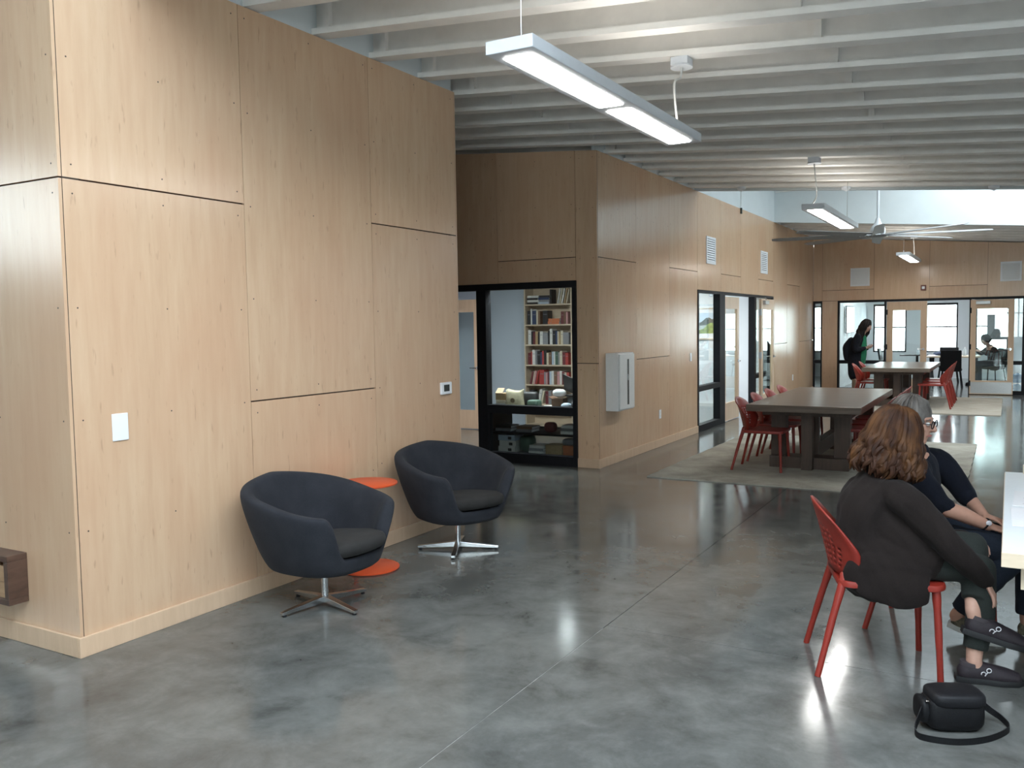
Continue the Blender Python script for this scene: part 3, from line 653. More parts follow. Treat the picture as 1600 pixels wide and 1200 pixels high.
# ---- red stacking chair with perforated back
def red_chair(label, group):
    t = thing('red_chair', label, 'chair', (0,0,0), 0, group)
    # seat, facing +x
    m = MB(); P = []
    for cx, cy, a0, r in ((.185,.165,0,.055), (-.175,.150,90,.06), (-.175,-.150,180,.06), (.185,-.165,270,.055)):
        for q in range(6): an = math.radians(a0+q*18); P.append((cx+r*math.cos(an), cy+r*math.sin(an)))
    n = len(P); rings = ((.80,.452),(.93,.450),(.985,.447),(1.0,.436),(.99,.420),(.93,.416)); vs = []; fs = []
    for k, z in rings:
        for p in P: vs.append((p[0]*k, p[1]*k, z + .010*(p[0]*k/.24)**2 - .012*(1-abs(p[1]*k)/.22)*(1 if k < .97 else 0)))
    for i in range(len(rings)-1):
        for k in range(n): fs.append((i*n+k, i*n+(k+1)%n, (i+1)*n+(k+1)%n, (i+1)*n+k))
    fs.append(tuple(range(n))); m.add(vs, fs + [tuple((len(rings)-1)*n+k for k in range(n-1,-1,-1))])
    m.build('seat', 'red_plastic', t, smooth=True)
    # back: curved perforated shell
    def S_(u, v):
        z = .475 + .335*v - .055*u*u*v*v + .02*(1-v)*0
        w = .150 + .085*math.sin(min(1.0, v/.55)*math.pi/2) - .030*max(0, v-.55)/.45
        wrap = .085 + .05*math.sin(min(1, v/.5)*math.pi/2) - .085*max(0, v-.45)/.55
        x = -.245 - .085*v**1.2 + wrap*abs(u)**2.1
        z -= .05*abs(u)**3*(1-v)
        return Vector((x, u*w*(1-.04*abs(u)), z))
    b = MB(); NU, NV = 14, 12
    def cell(i, j): return (-1+2*i/NU, j/NV)
    vid = {}
    def vert(u, v):
        k = (round(u,4), round(v,4))
        if k not in vid: vid[k] = len(b.v); b.v.append(tuple(S_(u, v)))
        return vid[k]
    for i in range(NU):
        for j in range(NV):
            (u0, v0), (u1, v1) = cell(i, j), cell(i+1, j+1)
            hole = 2 <= i <= NU-3 and 1 <= j <= 7 and (abs(i-NU/2+.5) < 5.6 - .22*j)
            if not hole: b.f.append((vert(u0,v0), vert(u1,v0), vert(u1,v1), vert(u0,v1))); b.m.append(0); continue
            cu_, cv_ = (u0+u1)/2, (v0+v1)/2; hu, hv = (u1-u0)*.27, (v1-v0)*.27
            C = [vert(u0,v0), vert(u1,v0), vert(u1,v1), vert(u0,v1)]
            I = [vert(cu_+hu*math.cos(math.radians(a)), cv_+hv*math.sin(math.radians(a))) for a in (225, 270, 315, 0, 45, 90, 135, 180)]
            for f in ((C[0],C[1],I[2],I[1],I[0]), (C[1],C[2],I[4],I[3],I[2]), (C[2],C[3],I[6],I[5],I[4]), (C[3],C[0],I[0],I[7],I[6])): b.f.append(f); b.m.append(0)
    b.build('backrest', 'red_plastic', t, smooth=True, solid=.009, offset=0)
    for sy in (-1, 1):
        MB().tube(catmull([(-.325,sy*.222,0),(-.262,sy*.196,.25),(-.212,sy*.172,.43),(-.200,sy*.158,.485)], 5), [.0145]*4+[.017]*4+[.0195]*4+[.021,.020,.018,.012], 12).build('leg', 'red_plastic', t, smooth=True)
        MB().tube(catmull([(.215,sy*.205,0),(.205,sy*.192,.25),(.195,sy*.180,.435)], 5), [.0145]*4+[.017]*4+[.020]*3, 12).build('leg', 'red_plastic', t, smooth=True)
    return t
rc0 = [None]
def place_chair(label, group, x, y, rz):
    if rc0[0] is None: t = rc0[0] = red_chair(label, group)
    else: t = copy_tree(rc0[0]); t['label'] = label; t['group'] = group
    t.location = (x, y, .0125 if 9 < y < 13 and group.startswith('red chairs at') else 0); t.rotation_euler = (0, 0, rz); return t
place_chair('red perforated chair carrying the person in the brown cardigan', 'red chairs under the seated pair', 3.60, 4.49, math.radians(17.6))
place_chair('red chair mostly hidden behind the brown cardigan, carrying the navy-clad person', 'red chairs under the seated pair', 3.82, 5.12, math.radians(-11))
G1 = 'red chairs at the near long table'; nth = ('nearest', 'second', 'third', 'fourth')
for k in range(4):
    place_chair('%s red chair on the left side of the near long table' % nth[k], G1, 1.74, 9.90+.68*k, 0)
    place_chair('%s red chair on the right side of the near long table' % nth[k], G1, 2.70, 10.42+.6*k, math.pi)
G2 = 'red chairs at the far long table'
for k in range(3):
    if k < 2: place_chair('%s red chair on the left side of the far long table' % nth[k], G2, 1.72, 18.45+.9*k, 0)
    place_chair('%s red chair on the right side of the far long table' % nth[k], G2, 2.86, 18.1+.78*k, math.pi)

# ---- long dark tables
def long_table(label, x0, x1, y0, y1, z0=0.0):
    t = thing('long_table', label, 'table', ((x0+x1)/2, (y0+y1)/2, z0), 0, 'long dark dining tables'); w, l = (x1-x0)/2, (y1-y0)/2; H = .755 - z0
    MB().box(-w, w, -l, l, H-.075, H).build('table_top', 'walnut_laminate', t, bevel=.004)
    MB().box(-w+.12, w-.12, -l+.25, l-.25, H-.135, H-.075).build('apron', 'walnut_base', t)
    for k, s in enumerate((-1, 1)):
        yc = s*(l-.52); pd = MB().box(-.43, .43, yc-.14, yc+.14, 0, .13).build('pedestal_foot', 'walnut_base', t, bevel=.004)
        for xs in (-.345, .345): MB().box(xs-.085, xs+.085, yc-.06, yc+.06, .13, H-.135).build('upright', 'walnut_base', pd, bevel=.003)
        MB().box(-.06, .06, yc-.24, yc-.14, 0, H-.135).build('fin', 'walnut_base', pd, bevel=.003); MB().box(-.06, .06, yc+.14, yc+.24, 0, H-.135).build('fin', 'walnut_base', pd, bevel=.003)
    MB().box(-.05, .05, -(l-.76), l-.76, .10, .26).build('stretcher', 'walnut_base', t)
    return t
long_table('dark walnut long table standing on the near pale rug', 1.57, 2.77, 9.70, 12.55, .012)
long_table('dark walnut long table farther back before the far glazed wall', 1.66, 2.84, 17.75, 20.5)
def rug_mat(name, a, b_):
    m, nt, b = nodes_of(name); v = coords(nt); n1 = noise_tex(nt, v, 2.2, 6, .7, .4); n2 = noise_tex(nt, v, 90, 2)
    c = ramp(nt, n1, ((.35, a), (.65, b_))); c = mixc(nt, ramp(nt, n2, ((.4, 0.0), (.8, .3))), c, [x*.7 for x in a]); nt.links.new(c, b.inputs['Base Color'])
    b.inputs['Roughness'].default_value = .95; b.inputs['Specular IOR Level'].default_value = .1; bump(nt, b, n2, .4, .004)
rug_mat('rug_pale', (.29,.275,.235), (.45,.43,.37)); rug_mat('rug_tan', (.33,.29,.235), (.43,.39,.33))
def rug(name, label, mt, x0, x1, y0, y1):
    m = MB(); P = []
    n = 26
    for i in range(n): P.append((x0+(x1-x0)*i/n, y0+.008*math.sin(i*1.7)))
    for i in range(n): P.append((x1+.006*math.sin(i*2.1), y0+(y1-y0)*i/n))
    for i in range(n): P.append((x1-(x1-x0)*i/n, y1+.008*math.sin(i*1.3)))
    for i in range(n): P.append((x0+.006*math.sin(i*1.9), y1-(y1-y0)*i/n))
    o = m.prism(P, 0, .012).build(name, mt); return tag(o, label, 'rug')
rug('area_rug', 'pale distressed rug under the near long table', 'rug_pale', .70, 3.76, 8.91, 13.0)
rug('area_rug', 'plain tan rug under the far long table', 'rug_tan', .65, 4.0, 17.0, 20.75)
for o in bpy.data.objects:
    if o.name.startswith('long_table') and o.location.y > 15: o.location.z = .0125
    if o.name.startswith('red_chair') and o.location.y > 15: o.location.z = .0125

# ---- birch worktable at the right edge, with papers
wood('birch_table', (.62,.50,.36), (.72,.60,.45), (2, 12, 12), .35)
mat('laminate_white', (.72,.74,.76), .3, var=.015)
t = thing('work_table', 'pale birch worktable with white top cut by the right picture edge', 'table', (4.10, 3.90, 0))
MB().box(0,1.5,0,2.06,.685,.745).build('table_top', 'birch_table', t, bevel=.003); MB().box(.004,1.496,.004,2.056,.745,.750).build('white_surface', 'laminate_white', t)
MB().box(.07,1.43,.07,.12,.585,.685).build('apron', 'birch_table', t); MB().box(.07,1.43,1.94,1.99,.585,.685).build('apron', 'birch_table', t)
for lx in (.62, 1.32):
    for ly in (.10, 1.88): MB().box(lx,lx+.08,ly,ly+.08,0,.685).build('leg', 'birch_table', t, bevel=.003)
mat('paper', (.80,.79,.80), .7, var=.02)
mat('pencil_grey', (.35,.34,.36), .8)
def sheet(label, x, y, rz, w=.42, l=.42):
    t = thing('paper_sheet', label, 'paper', (x, y, .750), rz)
    MB().box(-w/2,w/2,-l/2,l/2,0,.0012).build('sheet', 'paper', t); m = MB()
    random.seed(int(x*1000+y*10))
    for k in range(7):
        a = Vector((random.uniform(-.17,.05), random.uniform(-.15,.15), .0016)); m.bar(a, a+Vector((random.uniform(.02,.12), random.uniform(-.06,.06), 0)), .003, .0006)
    tag(m.build('pencil_marks', 'pencil_grey', t), kind='stuff')
sheet('sheet of paper with faint pencil lines at the front of the worktable', 4.345, 4.62, .02); sheet('sheet of paper with faint pencil lines farther back on the worktable', 4.355, 5.09, -.02)
t = thing('wooden_block', 'small wooden block at the far corner of the worktable', 'block', (4.24, 5.93, .750)); MB().box(-.045,.045,-.02,.02,0,.05).build('block', 'birch_table', t, bevel=.002); MB().tube([(0,0,.05),(0,0,.058)], .006, 8).build('peg', 'birch_table', t)
# ---- black shoulder bag on the floor
mat('bag_black', (.006,.006,.0068), .55, var=.3, scale=200, bmp=.2, spec=.2); mat('bag_flap', (.009,.009,.0105), .5, var=.25, scale=150, bmp=.15, spec=.2)
t = thing('shoulder_bag', 'black shoulder bag with looped strap lying on the floor by the shoes', 'bag', (3.935, 3.90, 0), math.radians(26)); t.scale = (.86,.86,.86)
def pillow_box(w, d, h, e=3.2, n=40, rows=12):
    m = MB(); vs = []; fs = []
    for j in range(rows+1):
        v = -math.pi/2 + math.pi*(j+.03)/(rows+.06); cv, sv = abs(math.cos(v))**(2/e), math.copysign(abs(math.sin(v))**(2/e), math.sin(v))
        for i in range(n):
            a = 2*math.pi*i/n; ca, sa = math.copysign(abs(math.cos(a))**(2/e), math.cos(a)), math.copysign(abs(math.sin(a))**(2/e), math.sin(a))
            vs.append((w/2*ca*cv, d/2*sa*cv, h/2 + h/2*sv))
    for j in range(rows):
        for i in range(n): fs.append((j*n+i, j*n+(i+1)%n, (j+1)*n+(i+1)%n, (j+1)*n+i))
    fs.append(tuple(range(n-1,-1,-1))); fs.append(tuple(rows*n+i for i in range(n))); return m.add(vs, fs)
pillow_box(.27, .17, .165, 4).build('body', 'bag_black', t, smooth=True)
f = pillow_box(.255, .185, .075, 4).build('flap', 'bag_flap', t, smooth=True); f.location = (.01, 0, .115)
c_ = pillow_box(.05, .13, .12, 3).build('end_pocket', 'bag_black', t, smooth=True); c_.location = (-.14, 0, .03)
MB().lathe((-.135, -.06, .15), ((.004,-.004),(.010,0),(.004,.004)), 12).build('ring', 'chrome', t, smooth=True)
st = MB(); pp = catmull([(-.13,-.02,.13),(-.17,-.06,.085),(-.205,-.10,.02),(-.18,-.155,.016),(-.05,-.19,.016),(.10,-.155,.016),(.235,-.06,.018),(.245,.02,.03),(.20,.06,.06),(.13,.03,.12)], 8)
for i in range(len(pp)-1):
    a, b_ = pp[i], pp[i+1]; st.bar(a, b_ + (b_-a)*.12, .004, .030, m=None)
st.build('strap', 'bag_black', t)

# ---- wooden crate at the left picture edge, on a low bench running out of frame
wood('dark_wood', (.055,.028,.018), (.11,.06,.04), (3,3,10), .45); wood('tan_panel', (.36,.22,.12), (.48,.31,.18), (3,12,12), .45)
t = thing('wall_crate', 'dark framed wooden box with two tan panels fixed low at the left edge', 'box', (-.43, 2.70, .235))
W_, D_, H_ = .62, .11, .265
for q in ((-W_,0,0,.034),(-W_,0,H_-.034,H_)): MB().box(q[0],q[1],-D_,-.001,q[2],q[3]).build('frame_rail', 'dark_wood', t, bevel=.003)
for q in ((-.036,0),(-W_,-W_+.036)): MB().box(q[0],q[1],-D_,-.001,.034,H_-.034).build('frame_stile', 'dark_wood', t, bevel=.003)
MB().box(-W_+.036,-.036,-D_+.015,-D_+.03,.034,.118).build('panel', 'tan_panel', t); MB().box(-W_+.036,-.036,-D_+.012,-D_+.03,.123,.205).build('panel', 'tan_panel', t)
MB().box(-W_+.036,-.036,-D_+.06,-D_+.07,.205,H_-.034).build('panel_back', 'tan_panel', t)
# ================================================================ office behind the glass
BX0, BX1, BY, BD = -2.76, -1.90, 12.46, .30
SH = (.06, .395, .715, 1.035, 1.362, 1.685, 2.010, 2.36)
def bookcase(label, x0, x1):
    t = thing('bookcase', label, 'bookcase', (x0, BY, 0)); w = x1-x0
    for a in (0, w-.022): MB().box(a, a+.022, 0, BD, 0, 2.38).build('side_panel', 'birch_shelf', t)
    for z in SH: MB().box(.022, w-.022, 0, BD, z-.022, z).build('shelf', 'birch_shelf', t)
    MB().box(.022, w-.022, BD-.008, BD, .06, 2.36).build('back_panel', 'birch_shelf', t)
bookcase('tall pale wood bookcase full of books behind the office glass', BX0, BX1); bookcase('second pale bookcase bay, a sliver beside the black frame', BX1+.004, -1.02)
BC = {'black': (.02,.02,.022), 'white': (.62,.60,.56), 'red': (.36,.045,.04), 'cream': (.55,.48,.36), 'dark blue': (.03,.05,.11), 'grey': (.22,.22,.23), 'tan': (.40,.27,.14), 'maroon': (.14,.03,.035), 'orange': (.50,.15,.06), 'green': (.06,.11,.08), 'pale blue': (.40,.47,.55), 'pink': (.48,.25,.25), 'brown': (.16,.09,.055)}
for k, v in BC.items(): mat('book_' + k.replace(' ', '_'), v, .5, var=.1, scale=40)
ORD = ['first','second','third','fourth','fifth','sixth','seventh','eighth','ninth','tenth','eleventh','twelfth','thirteenth','fourteenth','fifteenth','sixteenth','seventeenth','eighteenth']
def book_mesh(t, d, h, col):
    m = MB(); c = 'book_' + col.replace(' ', '_')
    m.box(0, .003, 0, d, 0, h, c); m.box(t-.003, t, 0, d, 0, h, c); m.box(.003, t-.003, 0, .003, 0, h, c); m.box(.003, t-.003, .003, d-.006, .004, h-.004, 'paper'); 
    if t > .04: m.box(.008, t-.008, -.0005, .002, h*.70, h*.74, 'book_grey')
    return m
def book(label, group, x, y, z, t, d, h, col, lean=0.0, flat=False):
    o = book_mesh(t, d, h, col).build('book', None); tag(o, label, 'book', group); o.location = (x, y, z)
    if flat: o.rotation_euler = (0, -R90, 0)   # lying: thickness up, height along -x
    elif lean: o.rotation_euler = (0, lean, 0)
    return o
SHN = {6: 'top', 5: 'second', 4: 'third', 3: 'fourth', 2: 'fifth', 1: 'sixth'}
rowsD = {
 6: [('stack', .02, ('black','white','black','white'), .20), ('stack', .235, ('pale blue','grey','dark blue','black'), .19), ('up', .44, 'black', .03, .23), ('lean', .56, 'white', .022, .24), ('lean', .60, 'cream', .022, .25), ('lean', .64, 'white', .022, .24), ('lean', .68, 'tan', .02, .24), ('lean', .715, 'cream', .022, .23)],
 5: [('up', .03, 'black', .05, .22), ('up', .083, 'white', .022, .25), ('up', .108, 'dark blue', .075, .22), ('up', .186, 'cream', .033, .22), ('up', .222, 'brown', .04, .21), ('up', .31, 'black', .085, .22), ('stack', .40, ('orange','orange'), .20), ('up', .63, 'maroon', .05, .20), ('up', .684, 'brown', .035, .20), ('up', .722, 'pink', .03, .19)],
 4: [('up', .035, 'white', .055, .23), ('up', .095, 'black', .03, .21), ('up', .128, 'maroon', .03, .20), ('up', .162, 'tan', .05, .21), ('up', .215, 'black', .025, .20), ('up', .243, 'white', .055, .21), ('up', .30, 'grey', .09, .19), ('up', .395, 'black', .03, .22), ('up', .428, 'white', .045, .25), ('up', .476, 'black', .05, .22), ('up', .53, 'dark blue', .035, .21), ('up', .568, 'cream', .026, .21), ('up', .597, 'tan', .018, .20), ('up', .618, 'cream', .045, .22), ('up', .668, 'grey', .1, .19)],
 3: [('up', .03, 'maroon', .045, .19), ('up', .078, 'red', .028, .21), ('up', .109, 'white', .05, .24), ('up', .162, 'grey', .03, .22), ('up', .195, 'black', .055, .22), ('up', .253, 'dark blue', .03, .20), ('up', .286, 'red', .032, .22), ('up', .32, 'black', .04, .23), ('up', .363, 'cream', .04, .19), ('up', .406, 'brown', .05, .20), ('up', .459, 'pale blue', .032, .21), ('up', .494, 'white', .024, .21), ('up', .521, 'green', .05, .21), ('up', .574, 'grey', .03, .2), ('up', .607, 'cream', .045, .22), ('up', .655, 'maroon', .045, .2), ('up', .703, 'red', .05, .19)],
 2: [('lean', .055, 'maroon', .03, .21), ('lean', .09, 'cream', .022, .21), ('lean', .115, 'pink', .03, .22), ('lean', .15, 'red', .026, .22), ('up', .225, 'red', .085, .235), ('up', .313, 'grey', .03, .20), ('up', .346, 'pink', .032, .19), ('up', .381, 'maroon', .03, .2), ('up', .414, 'pale blue', .035, .21), ('up', .452, 'white', .04, .22), ('up', .495, 'brown', .05, .21), ('up', .548, 'pink', .045, .21), ('up', .596, 'white', .04, .22), ('up', .639, 'maroon', .045, .21), ('up', .687, 'cream', .03, .2), ('up', .72, 'red', .04, .2)],
 1: [('up', .04, 'black', .06, .22), ('up', .103, 'green', .04, .2), ('lean', .19, 'white', .05, .24), ('lean', .25, 'cream', .03, .22), ('up', .34, 'maroon', .05, .21), ('up', .393, 'grey', .05, .22), ('up', .446, 'brown', .06, .2), ('up', .51, 'cream', .04, .22)],
}
for sh, L in rowsD.items():
    n = 0; gz = SH[sh]; G = 'books in the office bookcase'
    for it in L:
        if it[0] == 'stack':
            for q, c_ in enumerate(it[2]):
                tk = .034 if sh == 6 else .045
                book('%s %s book from below in the %s flat stack, %s office shelf' % (ORD[q], c_, 'left' if it[1] < .1 else 'middle', SHN[sh]), G, BX0+.022+it[1]+it[3]+.012*(q % 2), BY+.02, gz+sum([tk+.001]*q), tk, .16, it[3], c_, flat=True)
        else:
            n += 1; ln = math.radians(12) if it[0] == 'lean' else 0
            book('%s upright book from the left, %s, on the %s office shelf' % (ORD[n-1], it[2], SHN[sh]), G, BX0+.022+it[1], BY+.02+random.uniform(0,.02), gz+.001+it[3]*math.sin(ln), it[3], .17, it[4], it[2], lean=ln)
for k in range(4): book('%s from the top of the single books in the second bookcase bay' % ORD[k], 'books in the second bay', BX1+.03, BY+.02, SH[5-k]+.001, .05, .17, .2+.01*k, ('pink','pale blue','maroon','white')[k])

# ---- black credenza behind the glass
t = thing('credenza', 'low black open shelf unit behind the office glass', 'shelf', (-1.58, 9.36, 0)); w = 1.42
for z0_, z1_ in ((.60,.63), (.325,.345), (.06,.085)): MB().box(0, w, 0, .55, z0_, z1_).build('shelf', 'black_metal', t)
for a in (0, w-.03): MB().box(a, a+.03, 0, .55, 0, .60).build('side_panel', 'black_metal', t)
def lump(name, label, cat, mtl, x, y, z, w, d, h, rz=0.0, e=5, extra=None):
    t = thing(name, label, cat, (x, y, z), rz); b = pillow_box(w, d, h, e, 24, 8).build('body', mtl, t, smooth=True)
    if extra: extra(t)
    return t
def stack_books(prefix, x, y, z, cols, w=.17, d=.22, t=.035):
    for q, c_ in enumerate(cols):
        book('%s, %s from below' % (prefix, ORD[q]), 'books lying on the credenza', x + w/2 + .006*((q*7) % 3 - 1), y, z + q*(t+.001), t, d, w, c_, flat=True)
zt = .631
stack_books('cream book in the stack left of the cloth bag', -1.44, 9.42, zt, ('cream','white','cream'), .14)
t = thing('cardboard_carton', 'small tan carton on the cream books left of the cloth bag', 'carton', (-1.445, 9.50, zt+.109)); MB().box(-.07,.07,-.07,.07,0,.085).build('box', 'book_tan', t, bevel=.002); MB().obox((-.02,-.04,.115),(.05,0,0),(0,.035,.03),(0,.0015,-.0015)).build('flap', 'book_tan', t)
mat('canvas', (.50,.45,.31), .85, var=.15, scale=25, bmp=.2); mat('print_brown', (.17,.13,.08), .8, var=.5, scale=60)
t = thing('cloth_bag', 'cream cloth bag with faded print standing on the credenza', 'bag', (-1.255, 9.47, zt), math.radians(6))
m = MB(); vs = []; fs = []; n = 20; rows = ((.0,1.0,.95),(.06,1.03,1.0),(.14,1.0,.85),(.20,.98,.55),(.24,1.05,.30))
for j, (z, kw, kd) in enumerate(rows):
    for i in range(n):
        a = 2*math.pi*i/n; ca = math.copysign(abs(math.cos(a))**.5, math.cos(a)); sa = math.copysign(abs(math.sin(a))**.6, math.sin(a))
        vs.append((.115*kw*ca + .006*math.sin(j*2+i), .055*kd*sa, z + (.012*math.sin(i*1.1) if j == 4 else 0)))
for j in range(4):
    for i in range(n): fs.append((j*n+i, j*n+(i+1)%n, (j+1)*n+(i+1)%n, (j+1)*n+i))
fs.append(tuple(range(n-1,-1,-1))); m.add(vs, fs); m.build('bag_body', 'canvas', t, smooth=True, solid=.003)
MB().lathe((-.01,-.058,.11), ((.03,0),(.028,.002)), 18, axis='y').build('print', 'print_brown', t)
lump('dark_case', 'dark soft case lying behind the cloth bag', 'case', 'book_black', -1.20, 9.72, zt, .26, .16, .20, .3)
lump('green_pouch', 'dark green pouch slumped beside the cloth bag', 'pouch', 'book_green', -1.05, 9.60, zt, .16, .14, .11)
for k, (x, y, w_, c_, lb) in enumerate(((-1.06,9.40,.075,'white','small white card lying before the cloth bag'), (-.862,9.64,.17,'white','loose white papers on a dark folder in the middle of the credenza'), (-.845,9.44,.17,'pale blue','thin pale booklet at the front middle of the credenza'))):
    t = thing('papers', lb, 'paper', (x, y, zt), .1*k); 
    if k == 1: MB().box(-.10,.10,-.1,.1,0,.02).build('folder', 'book_black', t)
    MB().box(-w_/2,w_/2,-.07,.07,.02 if k == 1 else 0,.035 if k == 1 else .012).build('sheets', 'book_'+c_.replace(' ', '_'), t)
t = thing('brown_box', 'brown cardboard box on the right half of the credenza', 'box', (-.67, 9.56, zt)); MB().box(-.075,.075,-.08,.08,0,.14).build('carton', 'book_brown', t, bevel=.002)
for s in (-1, 1): MB().obox((s*.10,0,.15),(.03,0,.012*-s*-1),(0,.078,0),(0,0,.0015)).build('flap', 'book_brown', t)
lump('tissue_heap', 'crumpled white paper heap on the brown box', 'paper', 'paper', -.68, 9.56, zt+.155, .17, .13, .10, .4, 2.4)
lump('blue_bundle', 'pale blue wrapped bundle low at the right of the credenza', 'bundle', 'book_pale_blue', -.522, 9.43, zt, .13, .10, .10, 0, 2.8)
t = thing('desk_speaker', 'round dark speaker at the right end of the credenza', 'speaker', (-.395, 9.47, zt)); b = MB().ball((0,0,.085), .075, 20, 14).build('shell', 'book_black', t, smooth=True); MB().lathe((0,-.06,.09), ((.045,0),(.03,-.016)), 18, axis='y').build('cone', 'book_grey', b); MB().lathe((0,0,0), ((.05,0),(.03,.02)), 18).build('foot', 'book_black', t)
t = thing('box_stand', 'grey flat box supporting the laptop on the credenza', 'box', (-.46, 9.72, zt)); MB().box(-.15,.15,-.11,.11,0,.16).build('carton', 'book_grey', t, bevel=.003); MB().box(-.151,.151,-.1101,.1101,.13,.135).build('lid_seam', 'book_black', t)
t = thing('laptop', 'open dark laptop perched above the papers at the right', 'laptop', (-.50, 9.70, zt+.161), math.radians(-18))
MB().box(-.16,.16,-.11,.11,0,.016).build('keyboard_deck', 'book_black', t, bevel=.003); MB().obox((.03,-.115,.135),(.155,0,-.045),(.02,-.035,.10),(0,.004,.0015)).build('screen_lid', 'book_black', t, bevel=.002)
lump('round_bun', 'small cream round object right of the laptop', 'object', 'book_cream', -.335, 9.66, zt+.161, .07, .07, .075, 0, 2.2)
# lower shelves
for k, (x, c_) in enumerate(((-1.36,'white'),(-1.36,'white'),(-1.36,'pale blue'))):
    t = thing('storage_box', 'white box with black print, %s in the low left stack' % ('bottom','middle','top')[k], 'box', (x+.015*(k%2), 9.52, .086+.073*k)); MB().box(-.12,.12,-.1,.1,0,.071).build('carton', 'book_'+c_.replace(' ','_'), t, bevel=.002); MB().box(.02,.07,-.1012,-.1,.015,.05).build('print', 'book_black', t)
lump('grey_bag', 'grey green plastic bag in the low shelf middle', 'bag', 'book_green', -1.125, 9.55, .086, .19, .2, .22, 0, 3)
stack_books('low shelf book beside the orange boxes', -.94, 9.42, .086, ('white','grey','white'), .2)
for k, (x, c_, lb) in enumerate(((-.70,'tan','tan cardboard box low behind the smoked glass'),(-.46,'orange','orange box low behind the smoked glass'))):
    t = thing('storage_box', lb, 'box', (x, 9.52, .086)); MB().box(-.11,.11,-.1,.1,0,.12).build('carton', 'book_'+c_, t, bevel=.002); MB().box(-.111,.111,-.101,.101,.10,.122).build('lid', 'book_'+c_, t, bevel=.002)
lump('folded_cloth', 'grey folded cloth on the orange box', 'cloth', 'book_grey', -.48, 9.52, .21, .24, .2, .08, 0, 4)
for k, (x, n_, c_) in enumerate(((-1.42,2,('grey','black')),(-1.12,2,('grey','brown')),(-.50,3,('white','grey','white')))):
    stack_books('middle shelf book in the %s pile' % ('left','centre','right')[k], x+(.0), 9.45, .346, c_, .22)
lump('red_pouch', 'dark red pouch on the middle shelf', 'pouch', 'book_maroon', -.80, 9.55, .346, .16, .12, .13, 0, 3)
# ---- meeting room picture
mat('pic_sky', (.50,.60,.70), .6, var=.1, scale=6); mat('pic_hill', (.05,.07,.06), .6, var=.4, scale=14); mat('pic_field', (.22,.30,.06), .6, var=.6, scale=16); mat('pic_pale', (.40,.44,.42), .6, var=.3, scale=20)
t = thing('landscape_picture', 'framed landscape picture with green field seen through the sidelight', 'picture', (-1.34, 17.715, 1.65))
for q in ((-.185,.185,.30,.325),(-.185,.185,-.325,-.30),(-.185,-.165,-.30,.30),(.165,.185,-.30,.30)): MB().box(q[0],q[1],-.025,0,q[2],q[3]).build('frame', 'birch_shelf', t)
MB().box(-.165,.165,-.012,-.002,-.30,.30).build('mount', 'paper', t)
pc = MB().box(-.16,.16,-.014,-.012,-.20,.225).build('print', 'pic_sky', t)
m = MB(); P = [(-.16,.02),(-.10,.05),(-.02,.12),(.05,.13),(.11,.09),(.16,.11),(.16,-.04),(-.16,-.04)]; m.add([(x,-.0146,z) for x, z in P], [tuple(range(8))]); m.build('hill', 'pic_hill', pc)
m = MB(); P = [(.0,-.02),(.08,.02),(.16,.0),(.16,-.20),(-.16,-.20),(-.16,-.12),(-.06,-.10)]; m.add([(x,-.0150,z) for x, z in P], [tuple(range(7))]); m.build('field', 'pic_field', pc)
m = MB(); P = [(-.16,-.04),(-.02,-.03),(.0,-.09),(-.16,-.11)]; m.add([(x,-.0148,z) for x, z in P], [tuple(range(4))]); m.build('lake', 'pic_pale', pc)
# ---- rear rooms
def dark_chair(label, x, y, rz, g='dark chairs of the rear room'):
    t = thing('conference_chair', label, 'chair', (x, y, 0), rz, g)
    MB().box(-.22,.22,-.23,.23,.40,.47).build('seat', 'bag_flap', t, bevel=.03, seg=3)
    MB().obox((-.25,0,.68),(.025,0,-.006),(0,.23,0),(-.04,0,.24)).build('backrest', 'bag_flap', t, bevel=.02, seg=3)
    for sx in (-1, 1):
        for sy in (-1, 1): MB().tube([(sx*.24,sy*.24,0),(sx*.19,sy*.19,.42)], .014, 8).build('leg', 'black_metal', t)
dark_chair('dark chair with its back to the hall inside the open far doorway', 2.88, 23.75, R90); dark_chair('dark chair carrying the seated silhouette in the rear room', 3.72, 25.0, math.radians(209.7)); dark_chair('dark chair at the window side of the rear table', 2.7, 25.75, -R90); dark_chair('dark chair left behind the standing person in the rear room', 1.35, 25.2, 0)
t = thing('meeting_table', 'pale topped table with black crossed legs in the rear room', 'table', (2.88, 24.75, 0)); MB().box(-.6,.6,-.5,.5,.71,.745).build('table_top', 'birch_table', t, bevel=.003)
for sx in (-1, 1):
    for a in (-1, 1): MB().bar((sx*.5,-.45*a,0.02),(sx*.5,.45*a,.70),.06,.06).build('leg', 'black_metal', t)
t = thing('side_desk', 'small black topped desk behind the closed far door leaf', 'desk', (1.90, 25.4, 0)); MB().box(-.32,.32,-.3,.3,.72,.745).build('desk_top', 'black_metal', t); MB().box(.05,.11,-.03,.03,0,.72).build('leg', 'black_metal', t); MB().box(-.2,.25,-.2,.2,0,.02).build('foot', 'black_metal', t)
t = thing('wall_screen', 'dark flat screen hung on the left wall of the rear room', 'screen', (.44, 24.1, 1.70), R90); MB().box(-.62,.62,-.06,-.02,-.35,.35).build('panel', 'book_black', t, bevel=.006); MB().box(-.2,.2,-.02,0,-.15,.15).build('bracket', 'black_metal', t); MB().box(-.60,.60,-.0615,-.06,-.33,.33).build('display', 'screen_dark', t)
t = thing('whiteboard', 'grey board on a stand before the right rear window', 'board', (3.82, 26.9, 0)); MB().box(-.26,.26,-.02,.02,1.10,1.78).build('board', 'book_grey', t, bevel=.005)
